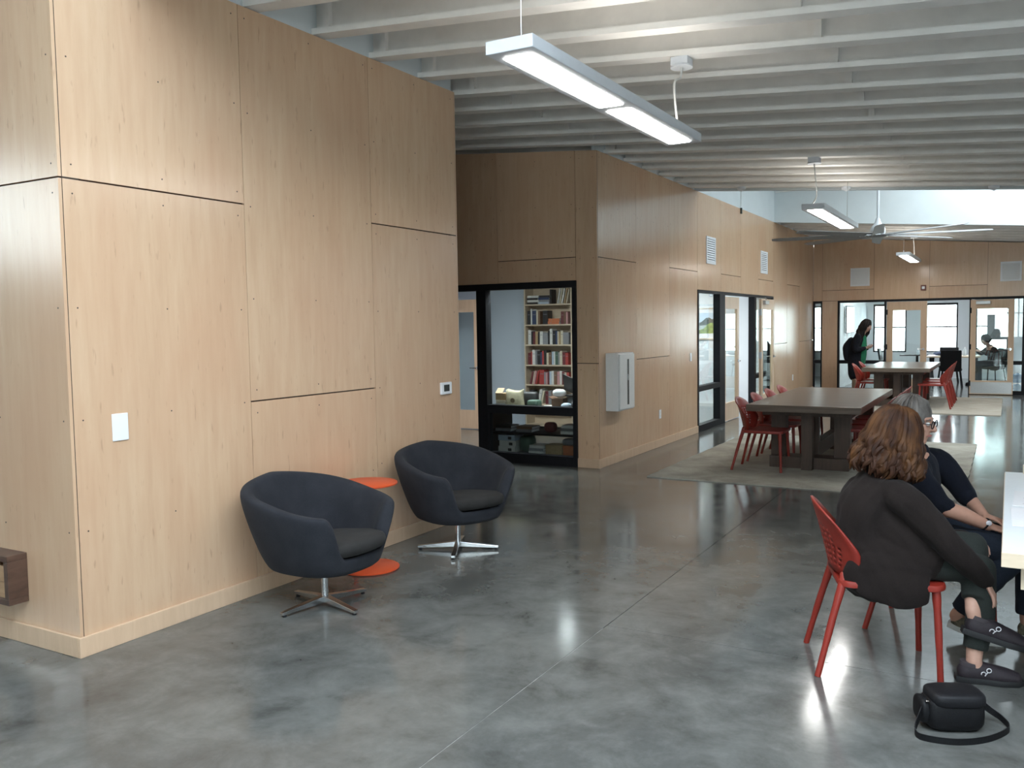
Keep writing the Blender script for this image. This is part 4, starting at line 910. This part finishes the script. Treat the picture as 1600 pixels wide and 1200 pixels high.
for s in (-1, 1): MB().bar((s*.22,.03,0),(s*.22,.03,1.6),.03,.03).build('leg', 'book_grey', t); MB().box(s*.22-.015,s*.22+.015,-.2,.2,0,.03).build('foot', 'book_grey', t)
mat('bottle_clear', (.55,.62,.66), .15); mat('water_blue', (.10,.22,.36), .15)
for k in range(2):
    t = thing('water_jug', '%s large blue water jug stacked behind the far right glazing' % ('lower','upper')[k], 'jug', (4.27, 22.35, .235*k)); MB().lathe((0,0,0), ((.08,0),(.10,.01),(.10,.08),(.095,.09),(.10,.10),(.10,.17),(.06,.20),(.03,.215),(.03,.234)), 24).build('body', 'water_blue', t, smooth=True); MB().lathe((0,0,.222), ((.032,0),(.032,.013)), 16).build('cap', 'plate_white', t)
t = thing('water_bottle', 'clear bottle standing on the rear table', 'bottle', (3.12, 24.75, .745)); MB().lathe((0,0,0), ((.035,0),(.037,.01),(.037,.14),(.015,.18),(.015,.2)), 18).build('body', 'bottle_clear', t, smooth=True); MB().lathe((0,0,.198), ((.017,0),(.017,.018)), 14).build('cap', 'plate_white', t)
t = thing('water_bottle', 'small clear bottle standing on the black topped desk', 'bottle', (2.0, 25.35, .745)); MB().lathe((0,0,0), ((.03,0),(.032,.01),(.032,.12),(.013,.15),(.013,.17)), 18).build('body', 'bottle_clear', t, smooth=True); MB().lathe((0,0,.168), ((.015,0),(.015,.016)), 14).build('cap', 'plate_white', t)
lump('dark_jacket', 'dark jacket heaped on the rear table by the window', 'jacket', 'book_dark_blue', 2.62, 24.8, .745, .45, .28, .10, .2, 2.5)
t = thing('papers', 'white papers on the left corner of the rear table', 'paper', (2.42, 24.55, .745), .2); MB().box(-.12,.12,-.15,.15,0,.01).build('sheets', 'paper', t); MB().box(-.10,.08,-.1,.1,.01,.013).build('top_sheet', 'book_white', t)
# ================================================================ people
mat('skin_fair', (.50,.29,.215), .55, var=.06, scale=40); mat('skin_tan', (.40,.215,.15), .55, var=.06, scale=40); mat('skin_dim', (.42,.25,.19), .55, var=.06, scale=40)
fabric('cardigan_brown', (.0085,.0062,.0056), (.0165,.0122,.0108), 260); fabric('trouser_olive', (.014,.017,.015), (.026,.030,.027), 300)
fabric('navy_knit', (.003,.0038,.007), (.0065,.0078,.013), 260); fabric('black_cloth', (.004,.005,.008), (.011,.012,.017), 300); fabric('green_knit', (.015,.12,.06), (.03,.17,.09), 200)
fabric('jeans_dark', (.007,.010,.016), (.017,.022,.032), 300)
mat('shoe_plum', (.018,.012,.016), .7, var=.3, scale=120, bmp=.15); mat('shoe_sole', (.008,.008,.009), .6); mat('shoe_collar', (.05,.04,.045), .8); mat('sole_white', (.5,.5,.47), .5); mat('camo_shoe', (.08,.07,.045), .7, var=.7, scale=55)
mat('mark_white', (.62,.60,.62), .5); mat('lip', (.33,.12,.10), .5); mat('eye_white', (.62,.6,.58), .25); mat('iris', (.05,.035,.025), .2)
mat('lens_clear', (.5,.55,.6), .05, spec=.8)
def hair_mat(name, a, b_, c_):
    m, nt, b = nodes_of(name); v = coords(nt, (1,1,.35)); n = noise_tex(nt, v, 60, 4, .6); big = noise_tex(nt, v, 14, 3, .5)
    col = ramp(nt, n, ((.3, a), (.7, b_))); col = mixc(nt, ramp(nt, big, ((.45, 0.0), (.68, .8))), col, c_); nt.links.new(col, b.inputs['Base Color']); b.inputs['Roughness'].default_value = .6; b.inputs['Specular IOR Level'].default_value = .2; bump(nt, b, n, .5, .003)
hair_mat('hair_auburn', (.018,.0065,.003), (.045,.017,.0075), (.12,.052,.018)); hair_mat('hair_grey', (.055,.048,.042), (.11,.098,.088), (.17,.155,.14)); hair_mat('hair_dark', (.006,.005,.005), (.016,.013,.012), (.022,.018,.016))

def lerp_r(a, b, t):
    if isinstance(a, tuple) or isinstance(b, tuple):
        a = a if isinstance(a, tuple) else (a, a); b = b if isinstance(b, tuple) else (b, b); return (a[0]+(b[0]-a[0])*t, a[1]+(b[1]-a[1])*t)
    return a+(b-a)*t
def limb(m, pts, rads, side=None, k=5, n=16, caps=(True, True)):
    """smooth closed tapered tube; radii may be (along side, across)"""
    P = catmull(pts, k); L = len(pts); R_ = []
    for i in range(len(P)):
        f = i / k; a = min(int(f), L-1); b = min(a+1, L-1); R_.append(lerp_r(rads[a], rads[b], smooth01(f-a)*.5+(f-a)*.5))
    first, last = R_[0], R_[-1]
    t0 = (P[0]-P[1]).normalized(); t1 = (P[-1]-P[-2]).normalized()
    mn = lambda r: min(r) if isinstance(r, tuple) else r
    sc = lambda r, q: (r[0]*q, r[1]*q) if isinstance(r, tuple) else r*q
    pre, post, pr, po = [], [], [], []
    for q in (.95, .75, .4):
        e = math.sqrt(1-q*q)
        if caps[0]: pre.insert(0, P[0]+t0*mn(first)*e); pr.insert(0, sc(first, q))
        if caps[1]: post.append(P[-1]+t1*mn(last)*e); po.append(sc(last, q))
    P = pre+P+post; R_ = pr+R_+po; rings = []; prev = Vector(side) if side is not None else None
    for i, p in enumerate(P):
        t = (P[min(i+1, len(P)-1)]-P[max(i-1, 0)]).normalized()
        if prev is None: ref = Vector((0,0,1)) if abs(t.z) < .9 else Vector((1,0,0)); a = t.cross(ref).normalized()
        else:
            a = prev - t*prev.dot(t)
            a = a.normalized() if a.length > 1e-4 else t.orthogonal().normalized()
        b = t.cross(a); prev = Vector(side) if side is not None else a
        r = R_[i]; rx, ry = r if isinstance(r, tuple) else (r, r)
        rings.append([p+a*rx*math.cos(2*math.pi*q/n)+b*ry*math.sin(2*math.pi*q/n) for q in range(n)])
    vs = [q for r in rings for q in r]; fs = []
    for i in range(len(rings)-1):
        for q in range(n): fs.append((i*n+q, i*n+(q+1)%n, (i+1)*n+(q+1)%n, (i+1)*n+q))
    fs.append(tuple(range(n-1,-1,-1))); fs.append(tuple((len(rings)-1)*n+q for q in range(n))); m.add(vs, fs)
def ell(m, M, c, r, n=20, h=12):
    s = MB().ball((0,0,0), r, n, h); m.add([M @ (Vector(c)+Vector(v)) for v in s.v], s.f)
def remeshed(m, name, material, parent, voxel=.007, smooth=3, wrinkle=0.0):
    o = m.build(name, material, parent)
    a = o.modifiers.new('r', 'REMESH'); a.mode = 'VOXEL'; a.voxel_size = voxel
    if smooth: b = o.modifiers.new('s', 'SMOOTH'); b.factor = .5; b.iterations = smooth
    dg = bpy.context.evaluated_depsgraph_get(); me = bpy.data.meshes.new_from_object(o.evaluated_get(dg)); old = o.data
    o.modifiers.clear(); o.data = me; me.name = name; bpy.data.meshes.remove(old)
    if wrinkle:      # soft cloth folds
        src = [(v.co.copy(), v.normal.copy()) for v in me.vertices]; out = []
        for p, n_ in src:
            a = noise.noise(Vector((p.x*9, p.y*9, p.z*5)))+.6*noise.noise(Vector((p.x*22+p.z*9, p.y*20, p.z*11))); out += list(p+n_*wrinkle*a)
        me.vertices.foreach_set('co', out); me.update()
    me.materials.clear(); me.materials.append(MATS[material]); me.polygons.foreach_set('use_smooth', [True]*len(me.polygons)); return o
def frame(c, f, u=(0,0,1)):
    f = Vector(f).normalized(); l = Vector(u).cross(f).normalized(); u = f.cross(l)
    M = Matrix((f, l, u)).transposed().to_4x4(); M.translation = Vector(c); return M
def head_shape(m, M):
    ell(m, M, (-.008,0,.032), (.098,.077,.100)); ell(m, M, (.022,0,-.035), (.072,.062,.085)); ell(m, M, (.045,0,-.092), (.036,.036,.030))
    ell(m, M, (.075,0,.028), (.022,.055,.014)); ell(m, M, (.066,.030,-.022), (.022,.024,.020)); ell(m, M, (.066,-.030,-.022), (.022,.024,.020))
    limb(m, [M @ Vector((.090,0,.022)), M @ Vector((.106,0,-.012)), M @ Vector((.112,0,-.026))], [.009,.011,.014]); ell(m, M, (.100,.012,-.028), (.010,.009,.008)); ell(m, M, (.100,-.012,-.028), (.010,.009,.008))
    for s in (-1, 1): ell(m, M, (-.004, s*.080, -.008), (.018,.009,.032)); ell(m, M, (.004, s*.076, -.03), (.010,.008,.012))
def face_parts(M, parent, mouth='lip'):
    for s in (-1, 1):
        e = MB(); ell(e, M, (.083, s*.032, .004), (.012,.014,.010), 14, 8); e.build('eye', 'eye_white', parent, smooth=True)
        e = MB(); ell(e, M, (.093, s*.032, .004), (.003,.0055,.0055), 12, 6); e.build('iris', 'iris', parent, smooth=True)
    e = MB(); limb(e, [M @ Vector((.083,-.024,-.062)), M @ Vector((.096,0,-.060)), M @ Vector((.083,.024,-.062))], [.003,.0065,.003], n=10); e.build('lips', mouth, parent, smooth=True)
def brows(M, parent, mt):
    for s in (-1, 1):
        e = MB(); limb(e, [M @ Vector((.090,s*.016,.022)), M @ Vector((.090,s*.034,.028)), M @ Vector((.078,s*.052,.022))], [.003,.004,.002], n=8); e.build('eyebrow', mt, parent, smooth=True)
def hand(m, wrist, d, palm_n, thumb_side, curl=.5, size=1.0, spread=.10):
    """wrist point, pointing direction, palm normal, thumb_side +1/-1 along d x n"""
    W, D = Vector(wrist), Vector(d).normalized(); Nn = Vector(palm_n); Nn = (Nn-D*Nn.dot(D)).normalized(); S_ = D.cross(Nn)*thumb_side; z = size
    limb(m, [W, W+D*.035*z, W+D*.085*z], [(.024*z,.016*z),(.036*z,.014*z),(.038*z,.012*z)], side=S_)
    for i, (off, ln) in enumerate(((.029,.070),(.010,.079),(-.010,.074),(-.028,.058))):
        b = W+D*(.085-.006*abs(i-1))*z+S_*off*z; dirv = (D+S_*spread*(1-i*.66)).normalized(); p = [b-D*.01]; ang = 0; q = b.copy()
        for f, a in ((.48,.45),(.30,.9),(.22,.65)):
            p.append(q.copy()); ang += a*curl*1.2; q = q+(dirv*math.cos(ang)+Nn*math.sin(ang))*ln*f*z
        p.append(q); limb(m, p, [.0088*z,.0088*z,.0083*z,.0075*z,.0062*z], k=3, n=10)
    b = W+D*.022*z+S_*.022*z; limb(m, [b, b+(D*.55+S_*.75+Nn*.25).normalized()*.032*z, b+(D*.75+S_*.62+Nn*.4).normalized()*.062*z, b+(D*.95+S_*.42+Nn*.5).normalized()*.088*z], [.013*z,.0115*z,.0098*z,.0075*z], k=3, n=10)
def locks(M, parent, mt, count, length, rmax, seed, face=55, thick=.013, flare=.02, wave=.012, part=0.0, name='hair', cap=True, minz=None):
    rnd = random.Random(seed); m = MB()
    if cap: ell(m, M, (-.014,0,.040), (.104,.086,.103), 28, 16); ell(m, M, (-.045,0,-.02), (.075,.080,.085), 24, 12)
    for i in range(count):
        ph = math.radians(face + (360-2*face)*((i+.5)/count) + rnd.uniform(-5, 5)); c, s = math.cos(ph), math.sin(ph); lay = rnd.random(); k = .86+.22*lay
        L = length*(.80+.25*rnd.random()); w = rnd.uniform(0, 6.28); wv = wave*rnd.uniform(.6, 1.3)
        def P(r, z, tw=0.0): return M @ Vector((-.012+(r*.98)*math.cos(ph+tw), r*math.sin(ph+tw), z))
        top = Vector((-.012+.03*c, part+.02*s, .142*(.96+.06*lay)))
        pts = [M @ top, P(.064*k, .119*(.97+.06*lay)), P(.101*k, .062), P(.114*k, 0.0)]; n_ = 5
        for q in range(1, n_+1):
            f = q/n_; zz = -L*f; r = (.116+(rmax-.116)*f)*k+flare*f*f*lay + wv*math.sin(w+f*9); pts.append(P(r*(1-.18*max(0, f-.8)/.2), zz, .11*math.sin(w*1.7+f*7)))
        limb(m, pts, [.006, thick*.9, thick, thick]+[thick*1.02]*(n_-2)+[thick*.8, .003], k=3, n=7)
    return m.build(name, mt, parent, smooth=True)
def shoe(parent, heel, toe_dir, up, mt, sole, collar=None, mark=None, L=.265, name='shoe', side=-1):
    M = frame(heel, toe_dir, up); m = MB()
    def T(*p): return M @ Vector(p)
    lat = (M.to_3x3() @ Vector((0,1,0)))
    limb(m, [T(.03,0,.045), T(.09,0,.048), T(.17,0,.040), T(.235,0,.032)], [(.037,.046),(.040,.048),(.047,.040),(.040,.030)], side=lat)
    limb(m, [T(.045,0,.04), T(.048,0,.080)], [(.034,.042),(.033,.042)], side=lat, caps=(True, False))
    o = remeshed(m, name, mt, parent, .006, 2)
    s = MB(); P = [(-.012,-.026),(.03,-.036),(.10,-.036),(.18,-.047),(.245,-.036),(.272,-.008),(.27,.012),(.24,.036),(.18,.044),(.10,.034),(.03,.034),(-.012,.024)]
    n = len(P); vs = [T(x, y, 0) for x, y in P]+[T(x*1.01, y*1.06, .014) for x, y in P]+[T(x, y, .026) for x, y in P]
    s.add(vs, [tuple(range(n-1,-1,-1)), tuple(2*n+i for i in range(n))]+[(r*n+i, r*n+(i+1)%n, (r+1)*n+(i+1)%n, (r+1)*n+i) for r in (0,1) for i in range(n)]); s.build('sole', sole, o, smooth=True)
    if collar: c = MB(); limb(c, [T(.048,0,.074), T(.05,0,.092)], [(.0355,.044),(.036,.045)], side=lat, caps=(False, False)); c.build('shoe_collar', collar, o, smooth=True)
    if mark:   # small woven emblem: a ring with a tail, and an open hook
        k = MB(); y = side*.0475
        def arc(cx, cz, r, a0, a1): return [T(cx+r*math.cos(math.radians(a)), y, cz+r*math.sin(math.radians(a))) for a in range(a0, a1+1, 20)]
        k.tube(arc(.118,.072,.0095,0,360), .0022, 6); k.tube([T(.113,y,.064), T(.108,y,.055)], .0022, 6); k.tube(arc(.096,.054,.0095,-60,200), .0022, 6); k.build('emblem', mark, o)
    return o

def seated_cardigan():
    t = thing('person', 'person with wavy auburn hair and brown cardigan seated with crossed legs', 'person', (3.60, 4.49, 0), math.radians(17.6))
    b = MB(); HM = frame((.045,.02,1.115), (.30,.95,-.02), (.24,0,.97))
    head_shape(b, HM); limb(b, [(.005,0,.90), (.03,.005,.97), (.05,.015,1.05)], [.060,.052,.052])
    limb(b, [(-.05,0,.52), (-.10,0,.66), (-.075,0,.78), (-.02,0,.90)], [(.15,.12),(.13,.10),(.145,.105),(.12,.07)], side=(0,1,0))
    RS, RE, RW = (.045,-.165,.845), (.265,-.215,.615), (.405,-.170,.480); LS, LE, LW = (.045,.165,.845), (.22,.17,.62), (.37,.06,.62)
    limb(b, [RS, RE, RW], [.040,.034,.024]); limb(b, [LS, LE, LW], [.040,.034,.024])
    hand(b, RW, (.45,.10,-.9), (-.8,.3,-.4), 1, .35); hand(b, LW, (.6,-.8,-.15), (.1,-.1,-1), -1, .4)
    RH, RK, RA = (-.03,-.095,.53), (.40,-.115,.515), (.365,-.165,.10); LH, LK, LA = (-.03,.095,.54), (.40,.0,.590), (.355,-.175,.335)
    for H_, K_, A_ in ((RH, RK, RA), (LH, LK, LA)): limb(b, [H_, K_], [.075,.052]); limb(b, [K_, A_], [.050,.034])
    limb(b, [RA, (.385,-.168,.060), (.45,-.172,.05)], [.034,.030,.022]); limb(b, [LA, (.378,-.182,.275), (.44,-.19,.262)], [.034,.030,.020])
    remeshed(b, 'body', 'skin_fair', t, .0055, 3); face_parts(HM, t); brows(HM, t, 'hair_auburn')
    c = MB(); limb(c, [(-.055,0,.475), (-.085,0,.58), (-.095,0,.69), (-.075,0,.79), (-.025,0,.87), (.010,0,.945)], [(.205,.165),(.195,.150),(.19,.128),(.195,.124),(.185,.105),(.085,.068)], side=(0,1,0))
    limb(c, [(0,-.13,.865), RS, (.155,-.195,.745), RE, (.35,-.195,.535), RW], [.07,.078,.070,.060,.052,.042]); limb(c, [(0,.13,.865), LS, LE, LW], [.07,.074,.058,.042])
    limb(c, [(-.04,-.10,.74), (.05,-.13,.66), (.12,-.14,.60)], [(.09,.10),(.08,.09),(.07,.07)], side=(0,1,0))
    limb(c, [(-.08,-.05,.60), (.05,-.10,.575), (.165,-.115,.55)], [(.15,.14),(.115,.115),(.098,.10)], side=(0,1,0))
    limb(c, [(-.17,-.165,.50), (-.06,-.205,.455), (.06,-.215,.43), (.15,-.205,.43)], [(.03,.07),(.026,.095),(.024,.095),(.018,.075)], side=(0,1,0)); limb(c, [(-.10,-.17,.52), (.05,-.18,.50), (.14,-.18,.49)], [(.05,.09),(.05,.10),(.035,.085)], side=(0,1,0))
    remeshed(c, 'cardigan', 'cardigan_brown', t, .007, 4, .010)
    p = MB(); limb(p, [(-.14,0,.515), (-.02,0,.53)], [(.18,.075),(.18,.085)], side=(0,1,0))
    limb(p, [RH, (.20,-.11,.535), RK], [.09,.084,.066]); limb(p, [RK, (.395,-.14,.32), (.37,-.163,.155)], [.066,.062,.052], caps=(True, False))
    limb(p, [LH, (.22,.06,.575), LK], [.09,.082,.066]); limb(p, [LK, (.385,-.09,.49), (.360,-.160,.385)], [.066,.062,.052], caps=(True, False))
    remeshed(p, 'trousers', 'trouser_olive', t, .007, 3, .006)
    locks(HM, t, 'hair_auburn', 150, .195, .140, 3, face=48, thick=.0145, flare=.035, wave=.015)
    shoe(t, (.300,-.160,.002), (1,-.06,0), (0,0,1), 'shoe_plum', 'shoe_sole', 'shoe_collar', 'mark_white')
    shoe(t, (.315,-.182,.235), (.95,-.10,-.24), (.24,0,.97), 'shoe_plum', 'shoe_sole', 'shoe_collar', 'mark_white')
def seated_navy():
    t = thing('person', 'grey-haired person in navy top and glasses seated behind the auburn-haired one', 'person', (3.82, 5.12, 0), 0)
    ox = -.035
    b = MB(); HM = frame((-.150,-.03,1.122), (.985,-.16,-.10))
    head_shape(b, HM); limb(b, [(-.14,0,.92), (-.155,-.01,.99), (-.158,-.02,1.07)], [.062,.054,.054])
    limb(b, [(-.12,0,.52), (-.15,0,.66), (-.13,0,.80), (-.12,0,.92)], [(.15,.11),(.135,.10),(.15,.10),(.12,.065)], side=(0,1,0))
    RS, RE, RW = (-.115,-.185,.870), (-.005,-.215,.725), (.215,-.11,.612); LS, LE, LW = (-.03,.185,.875), (.095,.235,.706), (.19,.09,.625)
    limb(b, [RS, RE, (.10,-.17,.672), RW], [.042,.043,.040,.027]); limb(b, [LS, LE, LW], [.042,.040,.026])
    hand(b, RW, (.92,.30,-.28), (-.3,.1,-.95), 1, .40); hand(b, LW, (.85,-.5,-.15), (-.15,-.1,-.98), -1, .35)
    RH, RK, RA = (-.10,-.10,.525), (.36,-.11,.495), (.08,-.10,.12); LH, LK, LA = (-.10,.10,.525), (.39,.09,.505), (.40,.05,.10)
    for H_, K_, A_ in ((RH, RK, RA), (LH, LK, LA)): limb(b, [H_, K_], [.075,.054]); limb(b, [K_, A_], [.052,.036])
    limb(b, [RA, (.10,-.10,.07), (.17,-.10,.04)], [.035,.034,.03]); limb(b, [LA, (.42,.05,.06), (.52,.045,.035)], [.035,.034,.03])
    remeshed(b, 'body', 'skin_tan', t, .0055, 3); face_parts(HM, t); brows(HM, t, 'hair_grey')
    c = MB(); limb(c, [(-.12,0,.50), (-.14,0,.60), (-.15,0,.70), (-.135,0,.81), (-.125,0,.90), (-.125,0,.955)], [(.19,.15),(.185,.145),(.185,.135),(.19,.125),(.165,.10),(.075,.06)], side=(0,1,0))
    limb(c, [(-.11,-.14,.885), RS, RE], [.07,.072,.056], caps=(True, False)); limb(c, [(-.11,.14,.885), LS, LE], [.07,.072,.056], caps=(True, False)); limb(c, [RE, (.02,-.205,.71)], [.057,.052]); limb(c, [LE, (.11,.21,.69)], [.056,.052])
    remeshed(c, 'sweater', 'navy_knit', t, .007, 4, .008)
    p = MB(); limb(p, [(-.17,0,.52), (-.08,0,.53)], [(.18,.075),(.18,.085)], side=(0,1,0))
    limb(p, [RH, (.14,-.11,.515), RK], [.082,.075,.066]); limb(p, [RK, (.22,-.11,.33), (.10,-.10,.15)], [.070,.066,.055], caps=(True, False)); limb(p, [LH, (.14,.10,.52), LK], [.082,.075,.066]); limb(p, [LK, (.41,.07,.33), (.405,.05,.13)], [.072,.070,.062], caps=(True, False))
    remeshed(p, 'trousers', 'jeans_dark', t, .007, 3, .006)
    locks(HM, t, 'hair_grey', 90, .03, .110, 5, face=62, thick=.010, flare=0, wave=.003)
    f = MB(); ell(f, HM, (.008,0,.092), (.066,.070,.046), 20, 10); f.build('fringe', 'hair_grey', t, smooth=True)
    sh_ = shoe(t, (.045,-.10,.06), (.93,0,-.30), (.30,0,.95), 'camo_shoe', 'sole_white'); shoe(t, (.36,.05,.002), (1,-.03,0), (0,0,1), 'camo_shoe', 'sole_white')
    g = MB()
    for s in (-1, 1):
        g.tube([HM @ Vector((.108, s*.034+.026*math.cos(a), .002+.020*math.sin(a))) for a in [2*math.pi*i/20 for i in range(21)]], .0028, 6); g.tube([HM @ Vector((.106, s*.058, .006)), HM @ Vector((.06, s*.080, .008)), HM @ Vector((-.01, s*.086, .004))], .0024, 6)
    g.tube([HM @ Vector((.109,-.009,.008)), HM @ Vector((.112,0,.011)), HM @ Vector((.109,.009,.008))], .0022, 6); go = g.build('glasses', 'bag_black', t, smooth=True)
    for s in (-1, 1): l = MB(); l.add([HM @ Vector((.108, s*.034+.024*math.cos(a), .002+.018*math.sin(a))) for a in [2*math.pi*i/20 for i in range(20)]], [tuple(range(20))]); l.build('lens', 'clear_glass', go)
    w = MB(); wm = frame(RW, (.95,.5,-.6)); w.tube([wm @ Vector((-.02, .029*math.cos(a), .029*math.sin(a))) for a in [2*math.pi*i/16 for i in range(17)]], .006, 6); wo = w.build('wristband', 'bag_black', t, smooth=True)
    w = MB(); ell(w, wm, (-.02,-.030,.012), (.015,.005,.014), 12, 8); w.build('watch_face', 'mark_white', wo)
def standing_far():
    t = thing('person', 'dark-haired person in a long navy coat and green top standing by the far table', 'person', (1.20, 20.60, .0125), math.radians(-8))
    b = MB(); HM = frame((.165,0,1.535), (.93,-.12,-.36))
    head_shape(b, HM); limb(b, [(.06,0,1.34), (.11,0,1.41), (.14,0,1.48)], [.06,.052,.052])
    limb(b, [(-.05,0,.86), (-.04,0,1.02), (.0,0,1.18), (.05,0,1.33)], [(.15,.11),(.13,.10),(.145,.105),(.12,.07)], side=(0,1,0))
    RS, RE, RW = (.03,-.17,1.28), (.0,-.23,1.02), (.19,-.08,1.06); LS, LE, LW = (.03,.17,1.28), (.0,.23,1.02), (.19,.08,1.06)
    limb(b, [RS, RE, RW], [.042,.036,.026]); limb(b, [LS, LE, LW], [.042,.036,.026]); hand(b, RW, (.85,.45,.1), (-.2,.6,.6), 1, .6); hand(b, LW, (.85,-.45,.1), (-.2,-.6,.6), -1, .6)
    for s in (-1, 1): limb(b, [(-.05,s*.09,.86), (-.03,s*.10,.48), (-.05,s*.10,.09)], [.085,.055,.036]); limb(b, [(-.05,s*.10,.08), (-.02,s*.10,.045), (.10,s*.11,.035)], [.036,.036,.03])
    remeshed(b, 'body', 'skin_dim', t, .009, 2); face_parts(HM, t); brows(HM, t, 'hair_dark')
    c = MB(); limb(c, [(-.05,0,.46), (-.06,0,.68), (-.055,0,.90), (-.035,0,1.08), (.005,0,1.24), (.055,0,1.36)], [(.19,.16),(.20,.165),(.20,.16),(.20,.145),(.19,.125),(.09,.07)], side=(0,1,0))
    limb(c, [(.02,-.12,1.30), RS, RE, (.15,-.11,1.05)], [.07,.078,.066,.048]); limb(c, [(.02,.12,1.30), LS, LE, (.15,.11,1.05)], [.07,.078,.066,.048]); limb(c, [(-.16,0,1.22), (-.24,0,1.05), (-.22,0,.82)], [(.14,.07),(.15,.10),(.14,.08)], side=(0,1,0))
    remeshed(c, 'coat', 'black_cloth', t, .010, 3, .010)
    g = MB(); limb(g, [(.03,0,.74), (.060,0,.9), (.072,0,1.1), (.095,0,1.27)], [(.095,.115),(.10,.11),(.10,.10),(.07,.07)], side=(0,1,0)); remeshed(g, 'shirt', 'green_knit', t, .009, 3)
    locks(HM, t, 'hair_dark', 90, .30, .125, 9, face=58, thick=.016, flare=.01, wave=.012)
    for s in (-1, 1): q = MB(); limb(q, [(-.05,s*.10,.34), (-.05,s*.10,.08), (.0,s*.105,.045), (.11,s*.11,.035)], [.058,.05,.045,.038]); remeshed(q, 'boot', 'seat_boot', t, .009, 2)
    q = MB(); q.obox((.29,0,1.09),(.035,0,.02),(0,.03,0),(-.003,0,.005)); q.build('phone', 'bag_black', t)
def seated_far():
    t = thing('person', 'silhouetted person seated in the rear room reading behind the kick plate door', 'person', (3.72, 25.0, 0), math.radians(209.7))
    b = MB(); HM = frame((.17,0,1.13), (.93,0,-.36)); head_shape(b, HM); limb(b, [(.06,0,.93), (.10,0,1.0), (.14,0,1.07)], [.06,.052,.052])
    limb(b, [(-.05,0,.53), (-.06,0,.68), (-.01,0,.82), (.05,0,.93)], [(.15,.11),(.13,.10),(.145,.105),(.12,.07)], side=(0,1,0))
    RS, RE, RW = (.04,-.17,.88), (.16,-.22,.80), (.37,-.12,.93); LS, LE, LW = (.04,.17,.88), (.16,.22,.78), (.36,.10,.86)
    limb(b, [RS, RE, RW], [.042,.036,.026]); limb(b, [LS, LE, LW], [.042,.036,.026]); hand(b, RW, (.8,.3,.5), (0,.8,-.5), 1, .5); hand(b, LW, (.9,-.3,.2), (0,-.6,-.7), -1, .5)
    for s in (-1, 1): limb(b, [(-.05,s*.10,.54), (.38,s*.11,.53)], [.08,.055]); limb(b, [(.38,s*.11,.53), (.36,s*.11,.08), (.47,s*.115,.04)], [.055,.036,.03])
    remeshed(b, 'body', 'skin_dim', t, .010, 2); face_parts(HM, t)
    c = MB(); limb(c, [(-.06,0,.50), (-.07,0,.62), (-.055,0,.72), (-.01,0,.84), (.045,0,.95)], [(.19,.15),(.19,.15),(.19,.14),(.19,.125),(.09,.07)], side=(0,1,0)); limb(c, [(.02,-.12,.90), RS, RE, (.33,-.135,.905)], [.07,.075,.062,.045]); limb(c, [(.02,.12,.90), LS, LE, (.32,.12,.845)], [.07,.075,.062,.045]); remeshed(c, 'jacket', 'cardigan_brown', t, .010, 3)
    p = MB()
    for s in (-1, 1): limb(p, [(-.06,s*.09,.54), (.38,s*.11,.53)], [.095,.07]); limb(p, [(.38,s*.11,.53), (.36,s*.11,.10)], [.07,.055])
    remeshed(p, 'trousers', 'jeans_dark', t, .010, 3); locks(HM, t, 'hair_dark', 60, .05, .112, 4, face=60, thick=.012, flare=0, wave=.004)
    for s in (-1, 1): shoe(t, (.32,s*.115,.002), (1,0,0), (0,0,1), 'shoe_plum', 'shoe_sole')
mat('seat_boot', (.16,.115,.075), .7, var=.15)
seated_cardigan(); seated_navy(); standing_far(); seated_far()
